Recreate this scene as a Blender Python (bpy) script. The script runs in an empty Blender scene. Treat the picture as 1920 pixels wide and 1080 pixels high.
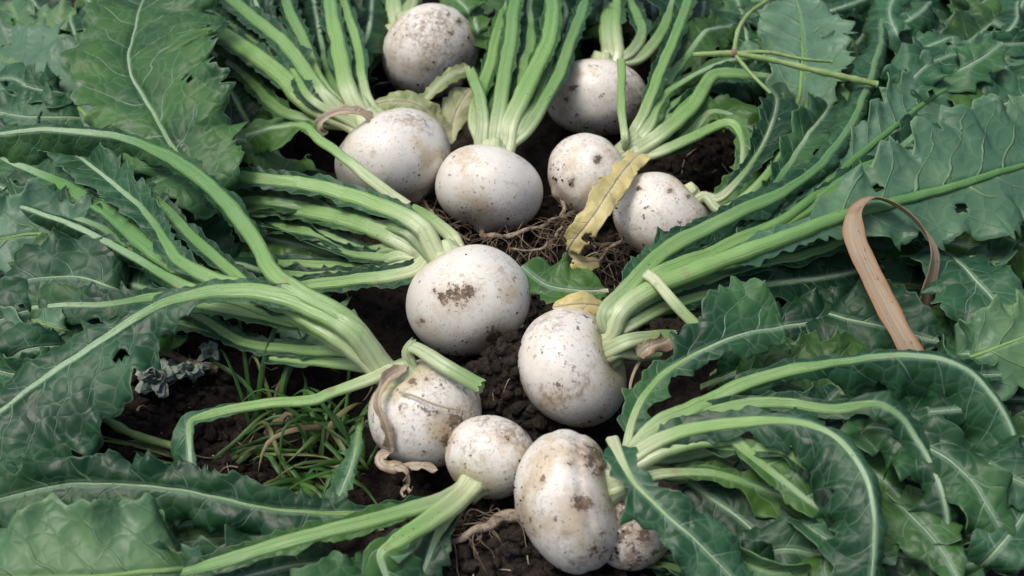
import bpy, bmesh, math, random
import numpy as np
from mathutils import Vector

# ------------------------------------------------------------------ camera
sc = bpy.context.scene
FOC, SENS, DIST, PITCH = 50.0, 36.0, 1.39, math.radians(40)
CAM = np.array([0.0, -DIST*math.cos(PITCH), DIST*math.sin(PITCH)])
FWD = -CAM/np.linalg.norm(CAM)
RIGHT = np.array([1.0, 0, 0])
UPV = np.cross(RIGHT, FWD)
FPX = FOC/SENS*1920
cd = bpy.data.cameras.new('camera'); cam = bpy.data.objects.new('camera', cd)
sc.collection.objects.link(cam); sc.camera = cam
cam.location = CAM
cam.rotation_euler = (math.pi/2-PITCH, 0, 0)
cd.lens, cd.sensor_width, cd.clip_start, cd.clip_end = FOC, SENS, 0.05, 200
cd.dof.use_dof = True; cd.dof.focus_distance = 1.27; cd.dof.aperture_fstop = 6.7

# ------------------------------------------------------------------ sky and sun (soft overcast light from the upper left)
SUN_EL, SUN_AZ = math.radians(68), math.radians(-105)     # azimuth measured from +Y towards +X
w = bpy.data.worlds.new('World'); sc.world = w; w.use_nodes = True
nt = w.node_tree; bg = nt.nodes['Background']
sky = nt.nodes.new('ShaderNodeTexSky'); sky.sky_type = 'NISHITA'; sky.sun_disc = False
sky.sun_elevation = SUN_EL; sky.sun_rotation = SUN_AZ
sky.air_density = 0.9; sky.dust_density = 5.0; sky.ozone_density = 0.8
nt.links.new(sky.outputs[0], bg.inputs[0]); bg.inputs[1].default_value = 0.13
sl = bpy.data.lights.new('sun', 'SUN'); sl.energy = 1.5; sl.angle = math.radians(20); sl.color = (1.0, 0.97, 0.92)
so = bpy.data.objects.new('sun', sl); sc.collection.objects.link(so)
sd = Vector((math.sin(SUN_AZ)*math.cos(SUN_EL), math.cos(SUN_AZ)*math.cos(SUN_EL), math.sin(SUN_EL)))
so.rotation_euler = sd.to_track_quat('Z', 'Y').to_euler(); so.location = (0, 0, 3)
vs = sc.view_settings; vs.view_transform = 'Standard'; vs.look = 'None'; vs.gamma = 1; vs.use_curve_mapping = False
vs.exposure = 0.30
sc.cycles.max_bounces = 5; sc.cycles.diffuse_bounces = 3; sc.cycles.glossy_bounces = 2; sc.cycles.transmission_bounces = 3
sc.cycles.caustics_reflective = False; sc.cycles.caustics_refractive = False

# ------------------------------------------------------------------ helpers
RNG = np.random.default_rng(11)
def ray(px, py):
    v = FWD*FPX + RIGHT*(px-960) - UPV*(py-540)
    return v/np.linalg.norm(v)
def at(px, py, hcm):
    d = ray(px, py); t = (hcm/100-CAM[2])/d[2]
    return CAM + d*t
def depth(p): return float(np.dot(np.asarray(p)-CAM, FWD))
def mpp(p): return depth(p)/FPX           # metres per photo pixel at p

class Wave:      # cheap smooth noise: a sum of random sinusoids
    def __init__(s, dim, freq, n=10, seed=0):
        r = np.random.default_rng(seed)
        d = r.normal(size=(n, dim)); d /= np.linalg.norm(d, axis=1)[:, None]
        s.k = d*freq*r.uniform(.5, 1.6, size=(n, 1))*2*np.pi; s.p = r.uniform(0, 7, n); s.n = n
    def __call__(s, x): return np.sin(x@s.k.T+s.p).sum(-1)/math.sqrt(s.n)
def vnoise(x, y, seed=0):     # 2-D value noise
    xi, yi = np.floor(x).astype(np.int64), np.floor(y).astype(np.int64)
    fx, fy = x-xi, y-yi; fx, fy = fx*fx*(3-2*fx), fy*fy*(3-2*fy)
    def h(a, b):
        n = (a*374761393+b*668265263+seed*974634777) & 0xffffffff
        n = ((n ^ (n >> 13))*1274126177) & 0xffffffff
        return ((n ^ (n >> 16)) & 0xffff)/65535.0
    return (h(xi, yi)*(1-fx)+h(xi+1, yi)*fx)*(1-fy)+(h(xi, yi+1)*(1-fx)+h(xi+1, yi+1)*fx)*fy

def spline(P, step=0.0025):
    P = np.array(P, float)
    Q = np.vstack([2*P[0]-P[1], P, 2*P[-1]-P[-2]])
    out = []
    for i in range(1, len(Q)-2):
        p0, p1, p2, p3 = Q[i-1], Q[i], Q[i+1], Q[i+2]
        # centripetal Catmull-Rom
        t0 = 0.0; t1 = t0+max(np.linalg.norm(p1-p0), 1e-6)**.5; t2 = t1+max(np.linalg.norm(p2-p1), 1e-6)**.5; t3 = t2+max(np.linalg.norm(p3-p2), 1e-6)**.5
        t = np.linspace(t1, t2, 24, endpoint=False)[:, None]
        A1 = (t1-t)/(t1-t0)*p0+(t-t0)/(t1-t0)*p1; A2 = (t2-t)/(t2-t1)*p1+(t-t1)/(t2-t1)*p2; A3 = (t3-t)/(t3-t2)*p2+(t-t2)/(t3-t2)*p3
        B1 = (t2-t)/(t2-t0)*A1+(t-t0)/(t2-t0)*A2; B2 = (t3-t)/(t3-t1)*A2+(t-t1)/(t3-t1)*A3
        out.append((t2-t)/(t2-t1)*B1+(t-t1)/(t2-t1)*B2)
    C = np.vstack(out+[P[-1:]])
    L = np.concatenate([[0], np.cumsum(np.linalg.norm(np.diff(C, axis=0), axis=1))])
    n = max(8, int(L[-1]/step)); s = np.linspace(0, L[-1], n)
    C = np.stack([np.interp(s, L, C[:, k]) for k in range(3)], 1)
    C[1:-1] = C[1:-1]*.5+(C[:-2]+C[2:])*.25
    return C, s
REF = np.array([0, -.5, .87])
def frames(C, roll=None, ref=REF):
    T = np.gradient(C, axis=0); T /= np.linalg.norm(T, axis=1)[:, None]
    N = ref-T*(T@ref)[:, None]; N /= np.linalg.norm(N, axis=1)[:, None]
    if roll is not None:
        r = np.radians(roll)[:, None]; N = N*np.cos(r)+np.cross(T, N)*np.sin(r)
    return T, N, np.cross(N, T)

def obj(name, V, F, mats, parent=None, attrs=None, smooth=True, kind=None, origin=None):
    me = bpy.data.meshes.new(name)
    V = np.asarray(V, float)
    org = np.array(parent['_o'] if parent is not None and '_o' in parent else (origin if origin is not None else (0, 0, 0)))
    me.from_pydata((V-org).tolist(), [], [list(f) for f in F])
    if smooth: me.shade_smooth()
    for m in (mats if isinstance(mats, (list, tuple)) else [mats]): me.materials.append(M[m])
    for k, a in (attrs or {}).items():
        at_ = me.attributes.new(k, 'FLOAT', 'POINT'); at_.data.foreach_set('value', np.asarray(a, np.float32))
    o = bpy.data.objects.new(name, me); sc.collection.objects.link(o)
    if parent is not None: o.parent = parent; o['_o'] = list(map(float, org))
    elif origin is not None: o.location = org; o['_o'] = list(map(float, org))
    if kind: o['kind'] = kind
    return o
def tag(o, label, cat, group=None):
    o['label'] = label; o['category'] = cat
    if group: o['group'] = group
    return o
def thing(name, loc, label, cat, group=None):
    o = bpy.data.objects.new(name, None); sc.collection.objects.link(o)
    o.empty_display_size = .02
    o.location = loc; o['_o'] = [float(v) for v in loc]
    return tag(o, label, cat, group)
def grid_faces(n, m, closed=False, off=0, flip=False):
    i, j = np.meshgrid(np.arange(n-1), np.arange(m if closed else m-1), indexing='ij')
    i, j = i.ravel(), j.ravel(); j2 = (j+1) % m
    f = np.stack([i*m+j, (i+1)*m+j, (i+1)*m+j2, i*m+j2], 1)+off
    return f[:, ::-1] if flip else f

# ------------------------------------------------------------------ materials
M = {}
class NB:
    def __init__(s, name):
        s.m = bpy.data.materials.new(name); s.m.use_nodes = True; s.t = s.m.node_tree; s.n = s.t.nodes
        s.b = s.n['Principled BSDF']; s.out = s.n['Material Output']; M[name] = s.m
    def put(s, sock, v):
        if v is None: return
        if isinstance(v, bpy.types.NodeSocket): s.t.links.new(v, sock)
        else: sock.default_value = v if not (isinstance(v, tuple) and len(v) == 3 and len(sock.default_value) == 4) else (*v, 1)
    def node(s, typ, out=0, ins=None, **kw):
        n = s.n.new(typ)
        for k, v in kw.items(): setattr(n, k, v)
        for k, v in (ins or {}).items(): s.put(n.inputs[k], v)
        return n.outputs[out]
    def attr(s, name): return s.node('ShaderNodeAttribute', 2, attribute_name=name)
    def math(s, op, a, b=None, c=None):
        return s.node('ShaderNodeMath', 0, {0: a, 1: b, 2: c}, operation=op)
    def ramp(s, v, lo, hi, a=0.0, b=1.0, smooth=True):
        return s.node('ShaderNodeMapRange', 0, {0: v, 1: lo, 2: hi, 3: a, 4: b}, interpolation_type='SMOOTHSTEP' if smooth else 'LINEAR')
    def mix(s, f, a, b, mode='MIX'):
        n = s.n.new('ShaderNodeMix'); n.data_type = 'RGBA'; n.blend_type = mode
        s.put(n.inputs[0], f); s.put(n.inputs[6], a); s.put(n.inputs[7], b); return n.outputs[2]
    def noise(s, scale, detail=3, vec=None, rough=.55, out=0, dist=0):
        return s.node('ShaderNodeTexNoise', out, {'Vector': vec, 'Scale': scale, 'Detail': detail, 'Roughness': rough, 'Distortion': dist})
    def voro(s, scale, vec=None, feature='F1', out='Distance'):
        n = s.n.new('ShaderNodeTexVoronoi'); n.feature = feature; s.put(n.inputs['Scale'], scale)
        if vec is not None: s.put(n.inputs['Vector'], vec)
        return n.outputs[out]
    def obco(s): return s.node('ShaderNodeTexCoord', 3)
    def comb(s, x, y, z=0.0): return s.node('ShaderNodeCombineXYZ', 0, {0: x, 1: y, 2: z})
    def bump(s, h, strength, dist, normal=None):
        return s.node('ShaderNodeBump', 0, {'Height': h, 'Strength': strength, 'Distance': dist, 'Normal': normal})
    def fin(s, col, rough, spec=.5, normal=None, trans=0, tcol=None):
        b = s.b; s.put(b.inputs['Base Color'], col); s.put(b.inputs['Roughness'], rough); b.inputs['Specular IOR Level'].default_value = spec
        s.put(b.inputs['Normal'], normal)
        if trans:
            t = s.node('ShaderNodeBsdfTranslucent', 0, {'Color': tcol, 'Normal': normal})
            mx = s.n.new('ShaderNodeMixShader'); mx.inputs[0].default_value = trans
            s.t.links.new(b.outputs[0], mx.inputs[1]); s.t.links.new(t, mx.inputs[2]); s.t.links.new(mx.outputs[0], s.out.inputs[0])

def leaf_mat(name, dark, light, vein, tcol, under=False, spots=None, trans=.3, warm=(.085, .20, .025)):
    s = NB(name)
    lat, al, ph, tone, dm, hue = s.attr('lat'), s.attr('along'), s.attr('phase'), s.attr('tone'), s.attr('edge'), s.attr('hue')
    co = s.obco()
    cell = s.comb(lat, al, s.math('MULTIPLY', tone, 3.1))
    n1 = s.noise(14, 3, co); n2 = s.noise(60, 3, co)
    wob = s.node('ShaderNodeVectorMath', 0, {0: cell, 1: s.node('ShaderNodeVectorMath', 0, {0: s.noise(70, 1, co, out=1), 3: .007}, operation='SCALE')}, operation='ADD')
    vd2 = s.voro(66, wob, 'DISTANCE_TO_EDGE')
    phn = s.math('ADD', ph, s.math('MULTIPLY', s.math('SUBTRACT', s.noise(26, 1, co), .5), .34))
    fr = s.math('ABSOLUTE', s.math('SUBTRACT', s.math('FRACT', phn), .5))         # 0 at a side vein
    wid = s.ramp(dm, 0, 1, .036*(1.5 if under else 1), .008*(1.6 if under else 1), False)
    v1 = s.math('MULTIPLY', s.math('SUBTRACT', 1.0, s.ramp(s.math('DIVIDE', fr, wid), .2, 1.3)), s.ramp(dm, .3, 1, 1, .35))
    v2 = s.math('MULTIPLY', s.math('SUBTRACT', 1.0, s.ramp(vd2, .01, .08)), .22 if not under else .2)
    v = s.math('MAXIMUM', v1, v2)
    mid = s.math('SUBTRACT', 1.0, s.ramp(lat, .001, .0045))
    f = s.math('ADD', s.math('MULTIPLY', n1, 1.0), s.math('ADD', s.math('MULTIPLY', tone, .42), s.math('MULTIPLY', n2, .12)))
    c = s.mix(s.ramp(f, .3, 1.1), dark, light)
    c = s.mix(s.math('MULTIPLY', s.ramp(s.math('ADD', hue, n1), .72, 1.3), .75), c, warm)
    c = s.mix(s.math('MULTIPLY', v, s.ramp(tone, -.5, .5, .25, .62) if not under else .5), c, vein)
    c = s.mix(s.math('MULTIPLY', mid, .6), c, vein)
    c = s.mix(s.math('MULTIPLY', s.ramp(dm, .955, 1.0), .4), c, vein)
    if spots:
        sp = s.math('MULTIPLY', s.ramp(s.noise(38, 4, co), .62, .72), s.ramp(n1, .45, .62))
        c = s.mix(sp, c, spots)
    dust = s.math('MULTIPLY', s.ramp(s.noise(230, 2, co), .66, .74), s.ramp(n1, .5, .62))
    c = s.mix(dust, c, (.05, .038, .028))
    hgt = s.math('MULTIPLY', s.math('MINIMUM', vd2, .3), 1.2)
    if under: hgt = s.math('ADD', s.math('MULTIPLY', hgt, -.8), s.math('MULTIPLY', v1, 1.1))
    else: hgt = s.math('SUBTRACT', hgt, s.math('MULTIPLY', v1, .45))
    nb = s.bump(s.math('ADD', hgt, s.math('MULTIPLY', n2, .2)), .55, .0035)
    s.fin(c, s.ramp(n1, .3, .7, .40, .52), .46, nb, trans, s.mix(.6, c, tcol))
    return s
leaf_mat('leaf_upper', (.007, .045, .016), (.062, .196, .090), (.31, .46, .33), (.17, .45, .03), trans=.36)
leaf_mat('leaf_under', (.055, .150, .082), (.140, .270, .170), (.27, .43, .21), (.15, .42, .03), True, warm=(.14, .27, .09))
leaf_mat('yellow_leaf', (.62, .50, .14), (.76, .68, .38), (.72, .66, .42), (.70, .58, .18), spots=(.34, .2, .08), warm=(.62, .56, .24), trans=.3)
leaf_mat('pale_leaf', (.26, .33, .13), (.46, .48, .26), (.58, .58, .40), (.45, .45, .10), spots=(.2, .12, .05), warm=(.45, .42, .2))
leaf_mat('dry_leaf', (.26, .19, .12), (.48, .39, .28), (.55, .47, .36), (.3, .2, .1), spots=(.09, .055, .035), trans=.12, warm=(.34, .24, .15))

def stalk_mat(name, base, mid, far):
    s = NB(name); co = s.obco(); ang, al, tone = s.attr('ang'), s.attr('along'), s.attr('tone')
    inb = s.attr('inb')
    st = s.noise(1.0, 3, s.comb(s.math('MULTIPLY', ang, 34.0), s.math('MULTIPLY', al, 7.0), tone))
    st2 = s.noise(1.0, 2, s.comb(s.math('MULTIPLY', ang, 90.0), s.math('MULTIPLY', al, 12.0), tone))
    n = s.noise(22, 3, co)
    a = s.math('ADD', al, s.math('MULTIPLY', s.math('SUBTRACT', n, .5), .05))
    c = s.mix(s.ramp(a, .005, .095), base, mid)
    c = s.mix(s.ramp(a, .12, .34), c, far)
    c = s.mix(s.math('MULTIPLY', s.ramp(st, .4, .75), .40), c, (.06, .18, .04))
    c = s.mix(s.math('MULTIPLY', s.ramp(st2, .5, .72), .36), c, (.38, .50, .26))
    c = s.mix(s.ramp(tone, 0, 1, 0, .8, False), c, (.05, .14, .045))
    c = s.mix(s.math('MULTIPLY', inb, .62), c, (.38, .52, .34))
    dust = s.math('MULTIPLY', s.ramp(s.noise(330, 2, co), .66, .74), s.ramp(s.noise(16, 2, co), .42, .62))
    c = s.mix(dust, c, (.05, .035, .022))
    br = s.math('MULTIPLY', s.ramp(s.noise(45, 4, co), .62, .72), .6)
    c = s.mix(br, c, (.22, .20, .08))
    nb = s.bump(s.math('ADD', st, s.math('MULTIPLY', st2, .5)), .5, .0018)
    s.fin(c, s.ramp(n, .3, .7, .22, .44), .7, nb)
stalk_mat('stalk', (.52, .57, .34), (.205, .365, .100), (.092, .235, .058))
stalk_mat('dry_stalk', (.45, .36, .24), (.40, .30, .18), (.32, .22, .12))

def bulb_mat():
    s = NB('bulb_skin'); co = s.obco(); pol, scab, crown = s.attr('polar'), s.attr('scab'), s.attr('seedv')
    cs = s.node('ShaderNodeVectorMath', 0, {0: co, 1: s.comb(crown, s.math('MULTIPLY', crown, 1.7), s.math('MULTIPLY', crown, .6))}, operation='ADD')
    lon = s.attr('lon'); dirt = s.attr('dirt')
    big = s.noise(11, 3, cs); midn = s.noise(30, 4, cs); fine = s.noise(190, 3, cs); fin2 = s.noise(420, 2, cs)
    streak = s.noise(1, 3, s.comb(s.math('MULTIPLY', pol, 60.0), s.math('MULTIPLY', lon, 4.0), crown))
    c = s.mix(s.ramp(big, .3, .7), (.70, .672, .605), (.76, .73, .655))
    c = s.mix(s.math('MULTIPLY', s.ramp(streak, .45, .7), .16), c, (.62, .55, .42))
    tan = s.math('MULTIPLY', s.ramp(midn, .46, .66), s.ramp(s.math('ADD', big, dirt), .42, .58))
    c = s.mix(s.math('MULTIPLY', tan, .7), c, (.50, .385, .23))
    # tan ring near the crown and grime near the root
    ring = s.math('MULTIPLY', s.math('SUBTRACT', 1.0, s.ramp(s.math('ADD', pol, s.math('MULTIPLY', s.math('SUBTRACT', midn, .5), .35)), .10, .30)), .75)
    c = s.mix(ring, c, (.46, .40, .20))
    root = s.math('MULTIPLY', s.ramp(s.math('ADD', pol, s.math('MULTIPLY', s.math('SUBTRACT', midn, .5), .5)), .72, .98), .7)
    c = s.mix(root, c, (.36, .28, .19))
    # earth: film, specks, clots
    film = s.math('MULTIPLY', s.ramp(s.math('ADD', s.noise(20, 6, cs, .68), dirt), .52, .74), s.ramp(s.noise(160, 5, cs, .75), .36, .62))
    c = s.mix(s.math('MULTIPLY', film, .85), c, (.24, .175, .115))
    zone = s.ramp(s.math('ADD', s.noise(15, 4, cs, .6), dirt), .38, .60)
    sp1 = s.math('MULTIPLY', s.ramp(s.noise(260, 3, cs, .6), .61, .67), zone)
    sp2 = s.math('MULTIPLY', s.ramp(s.noise(480, 2, cs), .60, .66), s.ramp(s.noise(24, 3, cs), .40, .60))
    sp3 = s.ramp(s.math('ADD', s.noise(95, 4, cs, .65), s.math('MULTIPLY', dirt, .4)), .655, .69)
    sp = s.math('MAXIMUM', s.math('MAXIMUM', s.math('MULTIPLY', sp1, .55), s.math('MULTIPLY', sp2, .38)), s.math('MULTIPLY', sp3, .8))
    c = s.mix(sp, c, (.075, .055, .038))
    sn = s.math('ADD', s.math('MULTIPLY', s.math('SUBTRACT', s.noise(60, 6, cs, .75), .5), 3.0), s.math('MULTIPLY', s.math('SUBTRACT', s.noise(240, 5, cs, .75), .5), 2.4))
    sb = s.math('SUBTRACT', 1.0, s.ramp(s.math('ADD', scab, sn), .45, .85))
    halo = s.math('SUBTRACT', 1.0, s.ramp(s.math('ADD', scab, sn), .7, 2.2))
    c = s.mix(s.math('MULTIPLY', halo, .45), c, (.36, .26, .16))
    c = s.mix(s.math('MULTIPLY', sb, .92), c, s.mix(s.ramp(s.noise(150, 4, cs, .7), .42, .6), (.05, .034, .024), (.19, .12, .07)))
    h = s.math('ADD', s.math('MULTIPLY', s.math('ADD', sp, sb), .8), s.math('ADD', s.math('MULTIPLY', fine, .25), s.math('MULTIPLY', streak, .12)))
    nb = s.bump(h, .4, .0022)
    rg = s.math('ADD', s.ramp(midn, .35, .7, .30, .5), s.math('MULTIPLY', s.math('MAXIMUM', sp, s.math('MAXIMUM', sb, film)), .4))
    s.fin(c, rg, .5, nb)
bulb_mat()

def soil_mat():
    s = NB('soil'); co = s.obco()
    n1, n2, n3 = s.noise(8, 4, co), s.noise(70, 5, co, .65), s.noise(300, 4, co, .7)
    c = s.mix(s.ramp(n2, .35, .7), (.017, .013, .0105), (.060, .046, .036))
    c = s.mix(s.ramp(n3, .55, .75), c, (.085, .066, .052))
    c = s.mix(s.math('MULTIPLY', s.ramp(s.noise(520, 2, co), .70, .76), .6), c, (.16, .13, .10))
    h = s.math('ADD', s.math('MULTIPLY', n2, 1.0), s.math('MULTIPLY', n3, .5))
    s.fin(c, .9, .2, s.bump(h, 1.0, .012))
soil_mat()
def simple(name, a, b, scale, rough, spec=.4, bump=.3, third=None, trans=0, tcol=None):
    s = NB(name); co = s.obco()
    n = s.noise(scale, 4, co, .6); c = s.mix(s.ramp(n, .35, .65), a, b)
    if third is not None: c = s.mix(s.ramp(s.noise(scale*2.3, 4, co, .65), .56, .68), c, third)
    s.fin(c, rough, spec, s.bump(s.noise(scale*3, 4, co), bump, .002), trans, tcol)
simple('root_skin', (.12, .088, .06), (.33, .27, .20), 90, .75, third=(.07, .05, .036), bump=.8)
simple('root_hair', (.09, .065, .045), (.22, .165, .11), 80, .8)
s = NB('grass'); co = s.obco(); rn = s.node('ShaderNodeObjectInfo', 'Random'); n = s.noise(25, 4, co, .6)
c = s.mix(s.ramp(n, .35, .65), (.022, .080, .014), (.060, .155, .028)); c = s.mix(s.ramp(rn, .62, .95, 0, .75), c, (.19, .20, .07)); c = s.mix(s.ramp(rn, .93, .97), c, (.32, .25, .14))
s.fin(c, .45, .4, None, .22, (.12, .28, .03))
simple('weed_stem', (.17, .27, .08), (.25, .35, .13), 30, .5, third=(.20, .17, .10))
simple('twig', (.13, .085, .055), (.22, .15, .10), 60, .8, third=(.05, .035, .025), bump=.8)
simple('weed_leaf', (.20, .25, .21), (.32, .36, .32), 60, .7, third=(.10, .15, .10))
def straw_mat():
    s = NB('straw'); co = s.obco(); lat, al = s.attr('lat'), s.attr('along')
    st = s.noise(1, 4, s.comb(s.math('MULTIPLY', lat, 1500.0), s.math('MULTIPLY', al, 6.0)))
    c = s.mix(s.ramp(st, .35, .65), (.31, .225, .14), (.45, .36, .25))
    c = s.mix(s.ramp(s.noise(26, 4, co), .52, .7), c, (.31, .21, .13))
    c = s.mix(s.ramp(s.math('ABSOLUTE', lat), .0065, .0095), c, (.36, .19, .085))
    c = s.mix(s.math('MULTIPLY', s.ramp(s.noise(260, 2, co), .66, .72), .7), c, (.10, .06, .04))
    s.fin(c, .55, .4, s.bump(st, .6, .002), .15, (.4, .22, .1))
straw_mat()

# ------------------------------------------------------------------ ground
def soil_height(x, y):
    z = np.zeros_like(x)
    for f, a, sd_ in ((3, .018, 1), (9, .012, 2), (26, .008, 3), (70, .0065, 4), (150, .004, 5)):
        z += (vnoise(x*f+50, y*f+50, sd_)-.5)*a*2
    z -= .012
    for (px, py, h, r) in MOUNDS:
        p = at(px, py, h*50); d2 = ((x-p[0])**2+(y-p[1])**2)/(r*r)
        z += h*np.exp(-d2)*(.75+.5*vnoise(x*40+9, y*40+9, 7))
    return z
MOUNDS = [(945, 690, .072, .048), (985, 780, .035, .05), (960, 1040, .045, .06), (800, 420, .03, .04), (930, 455, .035, .06),
          (1140, 520, .03, .05), (1060, 470, .025, .05), (350, 640, .01, .1), (1200, 1060, .02, .06)]
ax = np.arange(-.85, .851, .006); tail = .85+np.cumsum(.006*1.28**np.arange(1, 28))
ax = np.concatenate([-tail[::-1], ax, tail])
GX, GY = np.meshgrid(ax, ax+.05, indexing='ij')
GZ = soil_height(GX, GY)
gr = obj('soil_ground', np.stack([GX, GY, GZ], -1).reshape(-1, 3), grid_faces(len(ax), len(ax)), 'soil', kind='structure')

# ------------------------------------------------------------------ turnips
DEP = {}
def icos(sub=1):
    bm = bmesh.new(); bmesh.ops.create_icosphere(bm, subdivisions=sub, radius=1)
    V = np.array([v.co[:] for v in bm.verts]); F = np.array([[v.index for v in f.verts] for f in bm.faces]); bm.free(); return V, F

BULBS = {}
def turnip(key, cx, cy, zc, rp, ra, crown, label, dim=.18, scabs=(), lump=.03, dirt=.0, grooves=(), rootdir=None, flat=1.0, neck=1.0, bend=0.0):
    c = at(cx, cy, zc); k = mpp(c); R, H = rp*k, ra*k
    d = RIGHT*crown[0]+UPV*crown[1]-FWD*crown[2]; d = d/np.linalg.norm(d)
    a = np.cross(d, UPV if abs(d@UPV) < .85 else FWD); a /= np.linalg.norm(a); b = np.cross(d, a)
    nu, nv = 84, 96
    t = np.linspace(0, np.pi, nu)[:, None]; ph = np.linspace(0, 2*np.pi, nv, endpoint=False)[None, :]
    rr = R*np.sin(t)**.94*np.ones_like(ph); zz = H*np.cos(t)*np.ones_like(ph)
    zz = zz-dim*H*np.exp(-(rr/(.36*R))**2)*(np.cos(t) > 0)                 # dimple round the crown
    zz = zz-.10*H*np.exp(-(rr/(.16*R))**2)*(np.cos(t) < 0)                 # drawn-out root end
    for (t0, wd, amt) in grooves: rr = rr*(1-amt*np.exp(-((t-t0-.08*np.sin(ph*2+1))/wd)**2))
    rs_ = np.random.default_rng(int(cx*7+cy)); ec = 1+rs_.uniform(-.045, .045, 2)
    zz = zz+rr*np.cos(ph+rs_.uniform(0, 6))*rs_.uniform(.03, .10)
    loc = np.stack([rr*ec[0]*np.cos(ph), rr*ec[1]*np.sin(ph)*flat, zz], -1).reshape(-1, 3)
    if 0: loc[:, 2] -= bend*H*(1-(np.hypot(loc[:, 0], loc[:, 1])/R)**2)*(loc[:, 2] > -H)*0+bend*H*np.cos(np.arctan2(loc[:, 1], loc[:, 0]))*0
    wv = Wave(3, 1.0/(R*2.2), 8, seed=int(cx)); wv2 = Wave(3, 1.0/(R*.7), 8, seed=int(cy))
    nrm = loc/np.linalg.norm(loc, axis=1)[:, None]
    loc = loc+nrm*(wv(loc)*lump+wv2(loc)*lump*.22)[:, None]*R
    V = c+loc[:, :1]*a+loc[:, 1:2]*b+loc[:, 2:]*d
    F = [list(f) for f in grid_faces(nu, nv, True)]
    scab = np.full(len(V), 9.0)
    for (sx, sy, sr) in scabs:
        rd = ray(sx, sy); v = V-CAM; tt = v@rd; perp = np.linalg.norm(v-tt[:, None]*rd, axis=1)
        near = tt < np.linalg.norm(c-CAM)
        scab = np.where(near, np.minimum(scab, perp/(sr*k)), scab)
    crownp = c+d*H*(1-dim*.85); base = (c[0], c[1], max(0, V[:, 2].min()))
    e = thing('turnip', base, label, 'turnip', 'white turnips pulled from the soil')
    obj('bulb', V, F, 'bulb_skin', e, {'polar': np.repeat(t.ravel()/np.pi, nv), 'scab': scab, 'seedv': np.full(len(V), (cx*.37+cy*.11) % 7), 'lon': np.tile(ph.ravel(), nu), 'dirt': np.full(len(V), dirt)})
    BULBS[key] = dict(c=c, R=R, H=H, d=d, crown=crownp, root=c-d*H*1.08, e=e, z=V[:, 2].min())
    # earth caked on the skin, thickest round the root end
    V0, F0 = icos(1); CV, CF, o_ = [], [], 0
    nv_ = (V-c)/np.linalg.norm(V-c, axis=1)[:, None]; pol_ = np.repeat(t.ravel()/np.pi, nv)
    wt = np.clip((pol_-.62)*2.2, 0, 1)**2+np.clip(.35-(V[:, 2]-V[:, 2].min())/(2*R), 0, 1)*.9+.002+max(dirt, 0)*.03
    wt = wt*np.clip(Wave(3, 1/(R*.8), 8, seed=int(cx+cy))(V)+.5, .02, 2)*np.sin(np.repeat(t.ravel(), nv))
    pick = rs_.choice(len(V), size=int(220+1200*max(dirt, 0)), p=wt/wt.sum())
    for q in pick:
        s_ = .0003+.0013*rs_.random()**3; d_ = V0*(1+.3*rs_.normal(size=(len(V0), 1)))*s_
        CV.append(d_+V[q]+nv_[q]*s_*.1+rs_.normal(size=3)*.0012*(1-np.abs(nv_[q]))); CF.append(F0+o_); o_ += len(V0)
    obj('clinging_soil', np.vstack(CV), np.vstack(CF), 'soil', e, smooth=False, kind='stuff')
    # crown: short stump of leaf bases
    n, m = 9, 40
    ss = np.linspace(0, 1, n)[:, None]; pp = np.linspace(0, 2*np.pi, m, endpoint=False)[None, :]
    r0 = .30*R*neck
    rad = r0*(1.05-.30*ss+.35*np.exp(-(ss/.18)**2)*.6)*(1+.10*np.sin(pp*5+cx)*(.4+ss)+.04*np.sin(pp*11))
    hz = (-.05*R+ss*.30*R*neck)*np.ones_like(pp)+.02*R*np.sin(pp*3+cy)*ss
    P = np.stack([rad*np.cos(pp), rad*np.sin(pp), hz], -1).reshape(-1, 3)
    V2 = crownp+P[:, :1]*a+P[:, 1:2]*b+P[:, 2:]*d
    F2 = [list(f) for f in grid_faces(n, m, True, flip=True)]
    V2 = np.vstack([V2, crownp+d*.30*R*neck]); F2 += [[(n-1)*m+j, (n-1)*m+(j+1) % m, n*m] for j in range(m)]
    obj('crown', V2, F2, 'stalk', e, {'ang': np.append(np.tile(pp.ravel(), n)*.16, 0), 'along': np.append(np.repeat(ss.ravel()*.03, m), .03), 'tone': np.full(len(V2), .05), 'inb': np.zeros(len(V2))})
    return e

#       key   cx   cy   zc  rperp raxis crown(right,up,toward)
turnip('t1', 808, 98, 5.2, 95, 80, (-.62, .72, -.2), 'white turnip with brown muddy lower half at the back of the pile', scabs=[(862, 40, 7), (845, 62, 5)], dirt=0.1)
turnip('t2', 1118, 183, 4.4, 92, 72, (.2, .95, -.15), 'white turnip with brown blotches beside the upright bunch of cut green stalks', scabs=[(1072, 165, 10), (1062, 185, 8)], dirt=0.03)
turnip('t3', 737, 296, 5.0, 108, 86, (-.5, .84, -.15), 'large white turnip with thick pale stalks behind and a bent stalk across it', scabs=[(700, 290, 5)], dirt=0)
turnip('t4', 917, 354, 4.6, 98, 81, (.12, .95, -.2), 'smooth white turnip with an upright fan of pale stalks rising behind it', lump=.02, dirt=-0.01)
turnip('t5', 1104, 331, 4.2, 80, 73, (.85, .45, -.2), 'small white turnip with a yellow withered leaf hanging over its side', scabs=[(1072, 343, 9), (1122, 298, 8)], dirt=0.02)
turnip('t6', 1239, 406, 4.4, 90, 80, (.75, .6, .1), 'round white turnip with tan speckled shoulder beside the yellow withered leaf', scabs=[(1256, 358, 6), (1290, 370, 6), (1198, 352, 6)], dirt=0.05, neck=.75)
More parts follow.
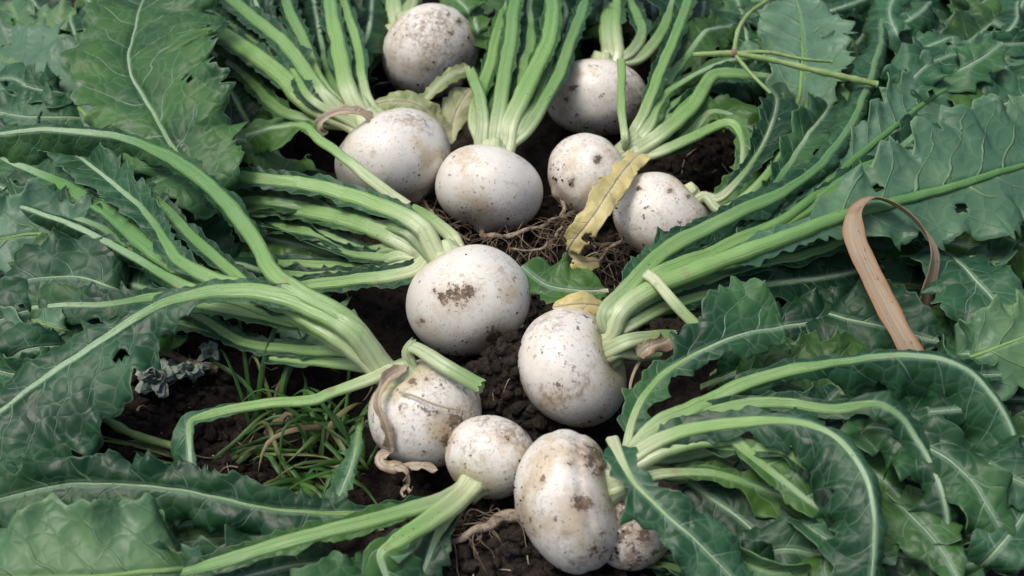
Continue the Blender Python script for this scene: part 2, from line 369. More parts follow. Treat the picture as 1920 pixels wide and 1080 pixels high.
turnip('t7', 876, 562, 5.6, 119, 103, (-.42, .85, -.25), 'large round white turnip with a dark brown scab on its front', scabs=[(858, 553, 26), (840, 556, 18), (880, 550, 17), (790, 602, 7), (925, 630, 20), (815, 545, 6)], lump=.018, dirt=-0.01)
turnip('t8', 1074, 692, 5.0, 117, 92, (.88, .38, .28), 'kidney-shaped smooth white turnip lying on its side against dark crumbly soil', dim=.3, neck=.9, lump=.03, dirt=0.03)
turnip('t9', 800, 776, 4.9, 108, 102, (-.5, .8, .3), 'white turnip half covered by a cut green stalk and a dry stem', scabs=[(772, 715, 8), (800, 712, 7), (850, 790, 22), (835, 820, 14)], dirt=0.06)
turnip('t10', 921, 857, 4.8, 90, 78, (-.5, -.72, .5), 'small egg-shaped white turnip wedged between two larger turnips', dim=.1, scabs=[(950, 820, 8)], lump=.025, dirt=0.05)
turnip('t11', 1068, 938, 6.0, 133, 97, (.93, .33, .22), 'largest muddy white turnip with creased skin and a white taproot', dim=.2, grooves=((1.05, .09, .035), (1.6, .12, .022)), scabs=[(1085, 940, 22), (1110, 858, 26), (1125, 880, 18), (1120, 1030, 20), (1016, 902, 5)], lump=.035, dirt=0.045)
turnip('t12', 1184, 982, 3.9, 84, 76, (.9, .1, -.3), 'small shaded muddy turnip behind the largest turnip', scabs=[(1180, 960, 25), (1205, 1000, 16)], dirt=0.24)
ks = list(BULBS)
for i, a in enumerate(ks):
    for b in ks[i+1:]:
        A, B = BULBS[a], BULBS[b]; dd = np.linalg.norm(A['c']-B['c']); rs = (A['R']+A['H']+B['R']+B['H'])/2
        if dd < rs: print('OVERLAP', a, b, round(dd, 3), round(rs, 3))
for a in ks: print(a, 'R %.3f H %.3f low %.3f crown z %.3f' % (BULBS[a]['R'], BULBS[a]['H'], BULBS[a]['z'], BULBS[a]['crown'][2]))

# ------------------------------------------------------------------ leaves
PL = {k: v['e'] for k, v in BULBS.items()}
LN = [0]; PATHS = {}; GROUNDED = set()
def world_pts(key, pts, snap=True):
    P = []
    if key in BULBS and snap:
        B = BULBS[key]; nx = at(*pts[0]); v = nx-B['crown']; v = v-B['d']*(v@B['d']); n = np.linalg.norm(v)
        r = .27*B['R']; off = v*(min(1, r/n) if n > 0 else 0)
        P += [B['crown']+off*.75-B['d']*.004, B['crown']+off+B['d']*.010]
    if key not in BULBS and key in GROUNDED: pts = [(pts[0][0], pts[0][1], -1.2)]+list(pts[1:])     # rooted below the soil
    return np.array(P+[at(*p) for p in pts])
def leaf(key, pts, sw=(36, 22), b=(.2, .5), w=(80, 80), roll=(0, 0), fold=8, curl=-25, wing=9, lob=.35, tooth=1.0, tone=0.0, mats=None,
         ruf=.006, cut=False, under=False, pq=(.75, .55), sp=.030, holes=0, snap=True, stalkmat='stalk', bump=1.0, raw=None, thing_obj=None, wfold=15, flatst=1.0, rib=1.0):
    sw = (sw[0]*.84, sw[1]*.88); LN[0] += 1; rs = np.random.default_rng(LN[0]*17+3)
    W3 = raw if raw is not None else world_pts(key, pts, snap)
    if key in BULBS and w is not None and snap: PATHS.setdefault(key, []).append(W3)
    C, al = spline(W3)
    jit = np.stack([Wave(1, 7, 5, LN[0]*31+k)(al[:, None])*.0007+Wave(1, 22, 5, LN[0]*37+k)(al[:, None])*.00025 for k in range(3)], 1)
    C = C+jit*np.clip((al-.03)/.05, 0, 1)[:, None]
    n = len(C); s = al/al[-1]
    rl = np.interp(s, np.linspace(0, 1, len(roll)), roll)
    if under: rl = rl+180
    T, N, S = frames(C, rl)
    px = np.array([mpp(p) for p in C])
    b0, b1 = b
    if cut: rad = np.interp(s, [0, 1], [sw[0]/2, sw[1]/2])*px
    else: rad = np.interp(s, [0, .06, b1, b1+.1*(1-b1), b1+(1-b1)*.6, 1], [sw[0]/2, sw[0]/2*.93, sw[1]/2, sw[1]*(.42 if under else .34), sw[1]*(.24 if under else .18), 1.0])*px
    rad = rad*(1+.035*Wave(1, 14, 5, LN[0])(al[:, None])+.02*Wave(1, 45, 5, LN[0]+9)(al[:, None]))
    m = 20; an = np.linspace(0, 2*np.pi, m, endpoint=False)[None, :]
    x = np.cos(an)*np.ones((n, 1)); z = np.sin(an)*np.ones((n, 1))
    z = np.where(z > 0, .62*z-.30*np.exp(-(x/.42)**2)*np.interp(s, [0, .08, b1, 1], [.6, 1, .7, .4])[:, None]*z, .80*z)*flatst
    x = x*(1+.030*np.cos(an*8)); z = z*(1+.030*np.cos(an*8+1))
    inb = np.interp(s, [b1*.6, min(b1*1.3+.05, 1)], [0, 1]); inw = np.interp(s, [b1+.12*(1-b1), b1+.45*(1-b1)], [0, 1])
    if cut: inb = inb*0
    Q = C-N*(rad*(.10+.22*inb))[:, None]
    V = Q[:, None]+S[:, None]*(x*rad[:, None])[..., None]+N[:, None]*(z*rad[:, None])[..., None]
    if cut: V[-1] += T[-1]*(rad[-1]*rs.uniform(-.5, .45, m))[:, None]; V[-2] += T[-1]*(rad[-1]*rs.uniform(-.1, .1, m))[:, None]
    V = V.reshape(-1, 3); F = [list(f) for f in grid_faces(n, m, True, flip=True)]
    V = np.vstack([V, Q[:1], Q[-1:]+(T[-1:]*rad[-1]*(-.25 if cut else .3))])
    F += [[j, (j+1) % m, n*m] for j in range(m)]+[[(n-1)*m+(j+1) % m, (n-1)*m+j, n*m+1] for j in range(m)]
    e = PL[key]; stone = np.clip(-tone*.8+rs.uniform(-.1, .35), 0, 1)
    st = obj('leaf_stalk', V, F, stalkmat, e, {'ang': np.append(np.tile(np.abs(an.ravel()/np.pi-1)*.5, n), [0, 0]), 'along': np.append(np.repeat(al, m), [0, al[-1]]),
             'tone': np.append(np.repeat(stone*np.ones(n), m), [0, 0]), 'inb': np.append(np.repeat(inw*(0 if under or cut or stalkmat != 'stalk' else rib), m), [0, 0])})
    if w is None: return st
    # blade: two halves, each a grid from midrib to margin
    mcol = 11; VV = []; FF = []; A = {k: [] for k in ('lat', 'along', 'phase', 'tone', 'edge', 'hue')}; hue = -.12+.92*rs.random()**1.25
    spv = sp*rs.uniform(.8, 1.35)
    if under: w = (w[1], w[0])
    kill = [(rs.uniform(b1+(1-b1)*.2, .9), rs.integers(0, 2), rs.uniform(.25, .85), rs.uniform(.003, .008)) for _ in range(holes)]
    for side in (0, 1):
        sg = 1 if side == 0 else -1
        u = np.clip((s-b1)/(1-b1), 0, 1)
        p, q = pq; broad = u**p*(1-u)**q; broad = broad/broad.max()
        j1 = Wave(1, 22, 6, LN[0]*2+side); j2 = Wave(1, 60, 6, LN[0]*3+side)
        ph0 = rs.uniform(0, 6); lam = rs.uniform(.032, .046)
        lobe = .5+.5*np.cos(2*np.pi*al/lam+ph0+.5*j1(al[:, None]))
        Wd = w[side]*broad*(1-lob*lobe**1.5*np.clip(1-u/.72, 0, 1)**.6)*(1+.11*j1(al[:, None])+.05*j2(al[:, None]))
        ramp_ = np.clip((s-b0)/.04, 0, 1)*np.clip((1-s)/.05, 0, 1)
        Wd = np.maximum(Wd, wing*ramp_*(1+.35*j1(al[:, None])+.2*j2(al[:, None])))
        Wd = np.where(s < b0, 0, Wd)*px
        edges = np.concatenate([[0], np.cumsum(rs.uniform(.005, .022, 140))]); ti = np.clip(np.searchsorted(edges, al, side='right')-1, 0, 138)
        saw = ((al-edges[ti])/(edges[ti+1]-edges[ti]))**1.2; tooth_h = rs.uniform(.25, 1.7, 140)[ti]*np.clip((edges[ti+1]-edges[ti])/.013, .4, 1.5)
        amp = .0038*tooth_h*tooth*np.clip(Wd/.022, 0, 1)*np.clip(.75+.6*Wave(1, 9, 5, LN[0]*13+side)(al[:, None]), .12, 1.5)
        Wd = np.maximum(Wd+amp*(saw*1.7-.8)*(1+.5*j2(al[:, None])), 0)
        Wd[-1] = Wd[-1]*.2
        i0 = max(0, int(np.searchsorted(s, b0))-1)
        sub = slice(i0, n); nn = n-i0
        uu = np.linspace(0, 1, mcol)[None, :]
        d0 = (rad[sub]*.68)[:, None]; Wm = (np.maximum(Wd[sub]-rad[sub]*.4*np.clip((s[sub]-b1)/.1, 0, 1), 0)+rad[sub]*.2)[:, None]
        d = d0+uu*Wm
        bl = np.clip((s[sub]-b1)/(.12), 0, 1)[:, None]
        f0 = np.radians(fold)*bl+np.radians(wfold)*(1-bl)
        cl = np.radians(curl)*bl*(1+.5*Wave(1, 6, 4, LN[0]*5+side)(al[sub][:, None]))[:, None]
        ang = f0+cl*uu
        dx = np.cos(ang)*Wm/(mcol-1); dz = np.sin(ang)*Wm/(mcol-1)
        X = np.cumsum(dx, 1)-dx+d0; Z = np.cumsum(dz, 1)-dz
        alr = al[sub][:, None]; off = .5*side
        phase = (alr-.92*d-1.2*d*d)/spv+off+.10*Wave(2, 25, 6, LN[0]*7+side)(np.stack([d, alr*np.ones_like(d)], -1))
        fr = np.abs((phase % 1)-.5)*2
        den = np.clip(d/.012, 0, 1)
        rel = bump*.0019*den*(np.sin(np.clip(fr, 0, 1)*np.pi/2)-.6)
        if under: rel = rel*1.0
        wn = Wave(2, 14, 8, LN[0]*9+side)(np.stack([d, alr*np.ones_like(d)], -1)); wn2 = Wave(2, 45, 8, LN[0]*11+side)(np.stack([d, alr*np.ones_like(d)], -1))
        rel = rel+den*(.0013*wn+.0003*wn2*bump)*bl
        rel = rel+ruf*uu**2*np.sin(2*np.pi*alr/rs.uniform(.035, .06)+rs.uniform(0, 6)+wn)*np.clip(Wm/.03, 0, 1)*bl
        Zt = Z+rel
        base = C[sub]
        P = base[:, None]+S[sub][:, None]*(sg*X)[..., None]+N[sub][:, None]*Zt[..., None]
        o = sum(len(v) for v in VV)
        fc = grid_faces(nn, mcol, False, o, flip=(side == 1))
        # drop degenerate / holes
        if kill:
            cs_ = (s[sub][:, None]*np.ones_like(d)); keep = np.ones((nn-1, mcol-1), bool)
            for (hs, hside, hu, hr) in kill:
                if hside != side: continue
                i = int(np.clip((hs*(n-1))-i0, 0, nn-2)); dc = d[i, int(hu*(mcol-1))]
                dist = np.hypot(al[sub][:, None]-al[sub][i], d-dc)+.0015*wn2
                keep &= ~((dist[:-1, :-1] < hr) & (dist[1:, 1:] < hr*1.1))
            fc = fc[keep.ravel()]
        VV.append(P.reshape(-1, 3)); FF.append(fc)
        A['lat'].append(d.ravel()); A['along'].append((alr*np.ones_like(d)).ravel()); A['phase'].append(phase.ravel())
        A['tone'].append(np.full(d.size, tone)); A['hue'].append(np.full(d.size, hue)); A['edge'].append((uu*np.ones_like(d)).ravel())
    mm = mats or ('leaf_upper', 'leaf_under')
    bo = obj('leaf_blade', np.vstack(VV), np.vstack(FF), list(mm), st, {k: np.concatenate(v) for k, v in A.items()})
    so_ = bo.modifiers.new('thickness', 'SOLIDIFY'); so_.thickness = .0007; so_.offset = -1; so_.material_offset = 1; so_.material_offset_rim = 1; so_.use_even_offset = False
    return st
# ---- leaves of the pulled turnips (photo pixels, height in cm)
# centre turnip with the scab: stalks to the left
leaf('t7', [(790, 425, 10.5), (640, 362, 10.5), (420, 328, 9.5), (300, 335, 7), (190, 350, 5)], (46, 30), (.12, .58), (60, 60), wing=9, tone=.2)
leaf('t7', [(770, 462, 8.5), (700, 428, 8.8), (560, 392, 8), (440, 388, 6.5), (300, 400, 4.5), (190, 420, 3)], (50, 30), (.2, .62), (60, 70))
leaf('t7', [(775, 480, 8), (700, 482, 7), (610, 458, 6.2), (500, 408, 5.5), (430, 370, 4.5)], (30, 18), (.15, .3), (24, 26), fold=45, curl=10, tone=-.5, lob=.1)
leaf('t7', [(780, 505, 7.5), (670, 525, 6.8), (540, 537, 6), (400, 535, 4.5), (280, 520, 3.5)], (36, 26), (.05, .6), (50, 60), wing=10)
leaf('t7', [(850, 448, 8.5), (815, 415, 7.5), (770, 390, 6.5)], (34, 26), cut=True, w=None)
leaf('t7', [(740, 520, 5.5), (640, 480, 5), (530, 452, 4), (420, 430, 3)], (26, 18), (.25, .4), (45, 40), tone=-.6, lob=.2)
# turnip under the cut stalk: long stalks and leaves sweeping left
leaf('t9', [(660, 620, 11.5), (560, 566, 12.5), (440, 545, 12.5), (330, 562, 11.5), (200, 628, 10), (80, 712, 8), (-40, 800, 5.5), (-140, 880, 3)], (58, 36), (.22, .42), (185, 60), fold=4, curl=-35, lob=.35, pq=(.95, .4), tone=.15, holes=2, roll=(0, 10))
leaf('t9', [(650, 596, 12), (560, 545, 13), (510, 512, 13.2), (470, 440, 13.6), (405, 360, 14), (330, 303, 14), (240, 262, 13.6), (120, 245, 12.5), (0, 248, 10.5), (-90, 262, 8.5)], (44, 30), (.30, .56), (72, 18), fold=-28, curl=-40, lob=.1, tone=-.05, wing=10, wfold=-30, roll=(0, -15, -10))
leaf('t9', [(640, 630, 10.5), (560, 585, 11.2), (480, 545, 11.2), (400, 522, 11), (335, 488, 11), (312, 455, 11.2), (285, 412, 11), (220, 350, 10.6), (150, 296, 10), (80, 250, 8.5)], (62, 26), (.40, .48), (46, 46), fold=35, curl=-10, tone=.25, lob=.1, wing=14)
leaf('t9', [(640, 640, 9.5), (540, 580, 10), (420, 540, 10), (310, 488, 9.6), (200, 395, 9), (100, 338, 8.2), (10, 298, 7.5), (-60, 270, 6)], (56, 34), (.3, .72), (50, 70), tone=.1, wing=7)
leaf('t9', [(650, 645, 9), (560, 600, 9.5), (470, 572, 10), (360, 540, 10.3), (280, 500, 10.2), (190, 448, 10), (60, 392, 9), (-60, 365, 7)], (34, 30), (.3, .4), (52, 38), fold=-50, curl=-60, tone=.05, lob=.05, wing=10, wfold=-40)
leaf('t9', [(700, 690, 7), (600, 676, 6.2), (510, 666, 5.8), (500, 660, 5.8), (420, 622, 5.6), (290, 600, 4.6), (180, 620, 3.5)], (30, 22), (.3, .68), (36, 40), wing=8, tone=.1)
leaf('t9', [(735, 692, 9.2), (700, 708, 8.2), (606, 744, 6.6), (600, 748, 6.5), (480, 757, 5.8), (366, 785, 5.4), (359, 789, 5.4), (356, 795, 5.3), (356, 850, 4.6), (368, 920, 3.6), (378, 960, 2.6)], (30, 22), (.55, .66), (10, 52), wing=5, lob=.1, tone=.3, pq=(.9, .3), fold=-15)
leaf('t9', [(772, 650, 10.2), (784, 654, 10.5), (840, 690, 10.4), (902, 724, 9.4)], (30, 36), (.1, .3), w=None, cut=True, snap=False)
leaf('t9', [(762, 660, 9.8), (778, 640, 10.6)], (30, 22), (.1, .3), w=None, cut=True)
# egg-shaped turnip: stalks to lower left
leaf('t10', [(820, 940, 6), (700, 972, 6.6), (560, 1012, 6.6), (400, 1058, 6), (240, 1090, 5), (60, 1120, 3)], (40, 32), (.2, .6), (60, 60), tone=.15, wing=10)
leaf('t10', [(840, 952, 6), (790, 985, 6.6), (722, 1028, 6.6), (712, 1040, 6.4), (730, 1090, 4.8), (750, 1150, 3)], (62, 38), (.55, .62), (70, 40), wing=5, tone=.3)
leaf('t10', [(830, 985, 4.8), (800, 1050, 3.8), (780, 1110, 2.6)], (40, 30), (.3, .5), (40, 60), tone=-.2)
leaf('t10', [(790, 945, 5.4), (640, 962, 6.4), (480, 948, 7.2), (330, 920, 7.6), (180, 905, 7.6), (30, 925, 6.6), (-80, 960, 5)], (26, 14), (.1, .22), (70, 56), fold=28, curl=-60, lob=.08, tone=-.15, pq=(.5, .4), roll=(0, -18, -10))
# largest turnip: stalks to the right
leaf('t11', [(1148, 822, 10), (1160, 850, 10.8), (1190, 905, 10.6), (1260, 975, 9.6), (1330, 1040, 8), (1400, 1110, 6)], (30, 16), (.08, .25), (62, 60), lob=.65, tone=.35, wing=20, fold=12, curl=-30, pq=(.5, .4), snap=False)
leaf('t11', [(1240, 838, 9), (1370, 824, 9.8), (1377, 827, 9.8), (1384, 834, 9.7), (1470, 900, 8.6), (1600, 1000, 6.6), (1680, 1060, 5)], (68, 28), (.42, .46), (70, 26), fold=10, curl=-10, lob=.2, tone=.2, pq=(.5, .5))
leaf('t11', [(1230, 828, 9.4), (1330, 800, 10.6), (1470, 788, 12.4), (1560, 815, 13), (1620, 890, 12.4), (1640, 985, 10.8), (1636, 1090, 8), (1630, 1180, 5)], (40, 26), (.15, .36), (26, 92), fold=-12, curl=-35, lob=.1, tone=.12, wing=18, pq=(.5, .35), wfold=-10)
leaf('t11', [(1230, 800, 9.4), (1290, 768, 10), (1430, 708, 11.2), (1560, 680, 12.2), (1700, 668, 12.6), (1810, 692, 11.8), (1880, 770, 10), (1910, 860, 7.6), (1920, 950, 5)], (48, 26), (.3, .42), (40, 150), fold=-30, curl=-45, lob=.55, tone=.1, wing=14, pq=(.8, .4), wfold=-30)
leaf('t11', [(1240, 888, 7.6), (1340, 892, 7.6), (1480, 935, 6), (1600, 1010, 4)], (30, 16), (.3, .5), (70, 70), tone=-.5)
leaf('t11', [(1190, 780, 9.4), (1230, 715, 10.2), (1300, 665, 11), (1385, 628, 11.4), (1470, 612, 11)], (24, 14), (.2, .5), (110, 46), lob=.75, tone=.25, wing=22, fold=14, pq=(.9, .4), sp=.026)
leaf('t11', [(1230, 870, 6), (1330, 930, 5.4), (1420, 1000, 4.4), (1500, 1100, 3)], (26, 14), (.2, .35), (80, 80), tone=-.6)
# kidney-shaped turnip: stalks to the upper right
leaf('t8', [(1135, 590, 9.6), (1180, 540, 10.6), (1260, 462, 11.6), (1380, 400, 12.4), (1480, 352, 12.8), (1560, 285, 12.6), (1615, 190, 12), (1650, 80, 11), (1655, -20, 9)], (44, 30), (.1, .3), (44, 30), fold=-12, curl=-95, lob=.03, tone=-.05, wing=15, pq=(.4, .3), wfold=-20, tooth=.4, rib=.2)
leaf('t8', [(1160, 590, 9.4), (1220, 545, 10.4), (1400, 472, 11.6), (1600, 402, 12), (1780, 352, 11.8), (1940, 305, 11), (2060, 270, 10)], (50, 32), (.25, .40), (150, 120), under=True, lob=.2, tone=.25, wing=14, pq=(.75, .45), fold=6, curl=-12, sp=.04, holes=3)
leaf('t8', [(1165, 570, 8.8), (1240, 510, 9.6), (1340, 465, 10.4), (1470, 412, 11), (1600, 300, 11.4), (1720, 205, 11), (1830, 135, 10), (1920, 90, 8.5)], (36, 18), (.3, .46), (80, 90), under=True, lob=.2, tone=.15, wing=12, bump=2.0, sp=.026, fold=4, holes=1)
leaf('t8', [(1150, 575, 9), (1220, 490, 10), (1320, 425, 11), (1420, 375, 11.4), (1490, 340, 11.4)], (36, 26), (.25, .5), (26, 30), fold=-20, curl=-40, tone=.15, wing=16, lob=.05)
leaf('t8', [(1210, 512, 11.6), (1225, 522, 11.6), (1260, 562, 11), (1312, 618, 9.4)], (26, 24), w=None, cut=True, snap=False)
leaf('t8', [(1175, 640, 9), (1215, 632, 8.6), (1268, 628, 7.6)], (40, 26), w=None, cut=True)
leaf('t8', [(1160, 655, 8), (1200, 662, 7.4), (1235, 660, 6.8)], (44, 30), w=None, cut=True)
leaf('t8', [(1180, 610, 8.6), (1260, 570, 8.6), (1400, 540, 8), (1540, 520, 6.6), (1660, 500, 5)], (34, 22), (.25, .45), (60, 50), tone=-.45)
leaf('t8', [(1175, 600, 8.2), (1260, 540, 8.4), (1400, 510, 8), (1540, 470, 7), (1660, 450, 5.6)], (34, 22), (.25, .45), (50, 60), tone=-.3)
# small turnip with the yellow leaf
leaf('t5', [(1172, 262, 8), (1166, 200, 9.4), (1164, 112, 10.8)], (18, 18), w=None, cut=True)
leaf('t5', [(1195, 235, 8.4), (1240, 130, 10.2), (1290, 0, 11.4), (1310, -60, 11)], (28, 22), (.2, .8), (40, 40), wing=7, tone=-.3)
leaf('t5', [(1210, 245, 8), (1245, 180, 9), (1300, 140, 9.6), (1385, 110, 9.4), (1450, 105, 8)], (40, 20), (.2, .35), (26, 26), fold=-30, curl=-40, tone=.05, lob=.05)
leaf('t5', [(1225, 262, 8), (1290, 205, 9.4), (1335, 145, 10.2), (1350, 138, 10.2), (1440, 140, 9.6), (1500, 150, 8)], (40, 26), (.6, .75), (26, 30), wing=8, tone=.1)
leaf('t5', [(1230, 285, 7), (1300, 258, 7.6), (1365, 228, 8.2), (1380, 235, 8.2), (1392, 280, 7.4), (1382, 330, 6), (1330, 380, 4.6)], (32, 20), (.5, .58), (40, 14), fold=15, curl=-20, tone=.5, lob=.1)
leaf('t5', [(1225, 250, 7.6), (1270, 190, 8.2), (1330, 160, 8), (1400, 170, 7)], (38, 24), (.2, .5), (30, 34), tone=-.4)
# speckled turnip
leaf('t6', [(1345, 372, 6.8), (1390, 330, 8), (1440, 250, 9), (1455, 180, 9.6), (1440, 165, 9.4)], (26, 14), (.2, .3), (30, 44), fold=30, curl=-20, tone=-.2, lob=.1)
leaf('t6', [(1350, 395, 6), (1420, 350, 7.4), (1480, 270, 8.6), (1520, 180, 9), (1540, 90, 8.6)], (26, 20), (.3, .4), (50, 70), under=True, tone=-.1, lob=.15)
# upright fan behind the smooth turnip
leaf('t4', [(906, 235, 9), (900, 185, 10.2), (880, 132, 11.2)], (34, 22), w=None, cut=True)
leaf('t4', [(932, 235, 9), (948, 130, 11), (966, 0, 12.4), (975, -70, 12.5)], (38, 26), (.3, .85), (40, 40), wing=6, tone=.1)
leaf('t4', [(955, 235, 9), (1000, 140, 11), (1034, 50, 12), (1034, -20, 12), (1030, -80, 11)], (46, 28), (.3, .85), (40, 40), wing=6, tone=.1)
leaf('t4', [(985, 245, 8.6), (1035, 165, 10), (1078, 55, 11), (1110, -30, 11)], (32, 24), (.3, .85), (40, 40), wing=6)
leaf('t4', [(890, 225, 8.4), (920, 120, 9.6), (930, 70, 10), (955, -10, 10)], (34, 22), (.3, .85), (40, 40), wing=5)
leaf('t4', [(945, 225, 8.4), (985, 90, 9.6), (1010, 0, 9.6), (1020, -60, 9)], (40, 30), (.2, .5), (40, 40), tone=-.4, fold=-30)
leaf('t4', [(970, 230, 8), (1020, 110, 9), (1060, 20, 9), (1075, -40, 8)], (40, 30), (.2, .5), (50, 40), tone=-.5, fold=-30)
# broad stalks behind the bent stalk
leaf('t3', [(580, 195, 8.6), (520, 135, 9.6), (440, 78, 10), (380, 40, 9.6), (300, -20, 8)], (50, 34), (.25, .75), (60, 60), wing=9, tone=.15)
leaf('t3', [(605, 175, 9.4), (550, 100, 10.6), (430, -5, 11.6), (370, -60, 11)], (38, 26), (.3, .85), (50, 50), wing=12, tone=.1)
leaf('t3', [(655, 175, 9.4), (640, 120, 10.4), (625, 40, 11.2), (612, -40, 11.6)], (46, 30), (.3, .85), (40, 40), wing=7, tone=.2)
leaf('t3', [(690, 185, 8.8), (670, 90, 10.4), (645, 0, 11.2), (635, -60, 11)], (24, 20), (.2, .85), (40, 40), wing=7, tone=.1)
leaf('t3', [(600, 150, 9), (570, 80, 9.8), (535, 0, 10.2), (520, -60, 10)], (32, 24), (.3, .85), (40, 40), wing=7)
leaf('t3', [(590, 190, 9.4), (540, 120, 10), (480, 40, 10.2), (440, -40, 9.6)], (26, 18), (.15, .25), (34, 26), fold=-35, curl=-30, tone=-.15, lob=.03)
leaf('t3', [(540, 215, 7), (470, 150, 7), (400, 100, 6.2), (320, 60, 5)], (34, 22), (.25, .5), (60, 60), tone=-.2)
leaf('t3', [(620, 150, 8), (600, 60, 8.4), (580, -30, 8)], (30, 20), (.15, .3), (40, 40), tone=-.6, fold=-25)
leaf('t3', [(660, 140, 8), (690, 60, 8.4), (700, -30, 8)], (30, 20), (.15, .3), (44, 44), tone=-.5, fold=-25)
leaf('t3', [(560, 230, 6), (480, 200, 5.4), (400, 180, 4.4), (300, 170, 3.4)], (30, 20), (.25, .4), (70, 80), tone=-.2)
# turnip at the back
leaf('t1', [(735, 80, 6.2), (690, 110, 5.4), (640, 140, 4.4)], (34, 24), (.3, .5), (30, 30), tone=.1)
leaf('t1', [(745, 40, 7), (735, -20, 7.6), (730, -80, 7.4)], (44, 30), (.3, .6), (50, 50), tone=.1)
leaf('t1', [(765, 30, 7), (780, -20, 7.4), (790, -70, 7)], (40, 30), (.3, .6), (50, 50))
leaf('t1', [(720, 60, 6.4), (690, 0, 7), (670, -60, 7)], (36, 26), (.3, .6), (50, 50), tone=-.3)
# turnip with brown blotches
leaf('t2', [(1150, 100, 8), (1145, 60, 8.8), (1150, -20, 9.4), (1150, -70, 9)], (60, 40), (.3, .6), (60, 60), tone=-.1)
leaf('t2', [(1180, 100, 8), (1205, 60, 8.4), (1180, 0, 8.8), (1160, -60, 8.4)], (30, 20), (.3, .6), (50, 60), tone=-.3)
leaf('t2', [(1195, 110, 7.4), (1240, 60, 8), (1260, 0, 8), (1270, -60, 7.6)], (34, 22), (.3, .5), (60, 60), tone=-.6)

# ---- more stalks low in the same bundles
def between(key, i, j, f, low, sw, w=(45, 45), tone=-.3, b=(.2, .55), **kw):
    A, _ = spline(PATHS[key][i], .01); B, _ = spline(PATHS[key][j], .01); t = np.linspace(0, 1, 9)
    P = np.stack([np.interp(t, np.linspace(0, 1, len(A)), A[:, k])*(1-f)+np.interp(t, np.linspace(0, 1, len(B)), B[:, k])*f for k in range(3)], 1)
    P[2:, 2] = np.maximum(P[2:, 2]-low/100, .012); P[2:] += RNG.normal(size=(7, 3))*.003
    n0 = len(PATHS[key]); leaf(key, None, sw, b, w, tone=tone, raw=P, **kw); del PATHS[key][n0:]
for key, i, j, f, low, sw in (('t7', 0, 1, .5, 1.2, (34, 24)), ('t7', 1, 2, .5, .8, (32, 22)), ('t7', 2, 3, .6, .8, (30, 20)), ('t7', 1, 3, .5, 2.2, (30, 20)),
        ('t9', 0, 4, .5, 1.6, (36, 26)), ('t9', 2, 3, .5, 1.4, (38, 28)), ('t9', 1, 2, .5, 1.8, (34, 24)), ('t9', 3, 4, .5, 1.2, (34, 24)), ('t9', 4, 5, .5, 1.5, (28, 20)),
        ('t8', 0, 1, .5, 1.2, (40, 28)), ('t8', 1, 2, .4, 1.6, (36, 24)), ('t8', 0, 3, .5, 1.8, (36, 24)), ('t8', 1, 5, .5, 1.0, (32, 22)), ('t8', 4, 5, .5, 1.2, (30, 20)),
        ('t11', 0, 1, .5, 1.4, (36, 22)), ('t11', 1, 2, .5, 1.0, (38, 24)), ('t11', 2, 3, .6, 1.6, (34, 22)), ('t11', 0, 3, .5, 2.0, (32, 20)),
        ('t5', 0, 1, .5, 1.2, (32, 22)), ('t5', 2, 3, .5, 1.0, (32, 22)), ('t5', 1, 2, .5, 1.4, (30, 20)), ('t3', 0, 1, .5, 1.0, (34, 24)), ('t3', 1, 4, .5, 1.2, (30, 22)), ('t3', 2, 3, .5, 1.4, (28, 20)),
        ('t4', 0, 1, .5, 1.0, (32, 24)), ('t4', 1, 2, .5, 1.2, (30, 22)), ('t4', 0, 3, .5, 1.4, (28, 20))):
    between(key, i, j, f, low, sw, tone=float(RNG.uniform(-.55, .15)), fold=float(RNG.uniform(-30, 40)))
# ---- leaf bunches of neighbouring turnips whose bulbs are out of sight
def bunch(key, px, py, label):
    GROUNDED.add(key); p = at(px, py, 0); PL[key] = thing('turnip_plant', (p[0], p[1], 0), label, 'turnip plant', 'leafy turnip plants around the pile')
bunch('ul', 300, 330, 'bunch of broad dark turnip leaves including the large upright leaf with white veins')
leaf('ul', [(430, 430, 8), (395, 372, 10), (350, 312, 11.6), (290, 220, 13.4), (245, 130, 14.4), (255, 40, 14.2), (285, -40, 12.5)], (24, 16), (.2, .24), (115, 175), fold=22, curl=-30, lob=.18, tone=.35, pq=(.45, .5), sp=.042, holes=3, snap=False)
leaf('ul', [(300, 330, 5), (200, 250, 7), (110, 170, 8.6), (30, 120, 8.6), (-40, 90, 7)], (20, 12), (.1, .2), (80, 100), under=True, tone=.45, lob=.2, pq=(.6, .4), holes=2)
leaf('ul', [(420, 330, 4), (350, 230, 5), (260, 140, 7), (180, 70, 8), (130, 20, 7.6)], (20, 12), (.1, .2), (80, 80), tone=.2, lob=.3, holes=1)
leaf('ul', [(330, 180, 7), (270, 100, 8.6), (200, 40, 9), (150, -20, 8.6)], (20, 12), (.1, .2), (50, 60), tone=-.2, fold=-25, curl=-30, lob=.1)
leaf('ul', [(160, 110, 5), (110, 60, 6), (60, 0, 6.4), (20, -60, 6)], (20, 12), (.1, .2), (60, 60), tone=-.6, lob=.1)
leaf('ul', [(260, 230, 6), (150, 220, 8), (60, 220, 8.6), (-40, 200, 8)], (22, 12), (.1, .2), (60, 60), tone=.4, lob=.4)
leaf('ul', [(160, 180, 8.8), (110, 172, 9.6), (60, 165, 9.6), (20, 150, 9)], (14, 10), (.3, .42), (40, 36), fold=30, tone=.1)
leaf('ul', [(500, 300, 4), (460, 220, 5), (420, 150, 5.6), (380, 80, 5.6)], (22, 14), (.1, .2), (80, 90), tone=-.25, lob=.2)
leaf('ul', [(560, 330, 5), (520, 285, 7.5), (480, 265, 9), (440, 260, 9.4)], (18, 12), (.2, .3), (60, 60), tone=.2, lob=.4)
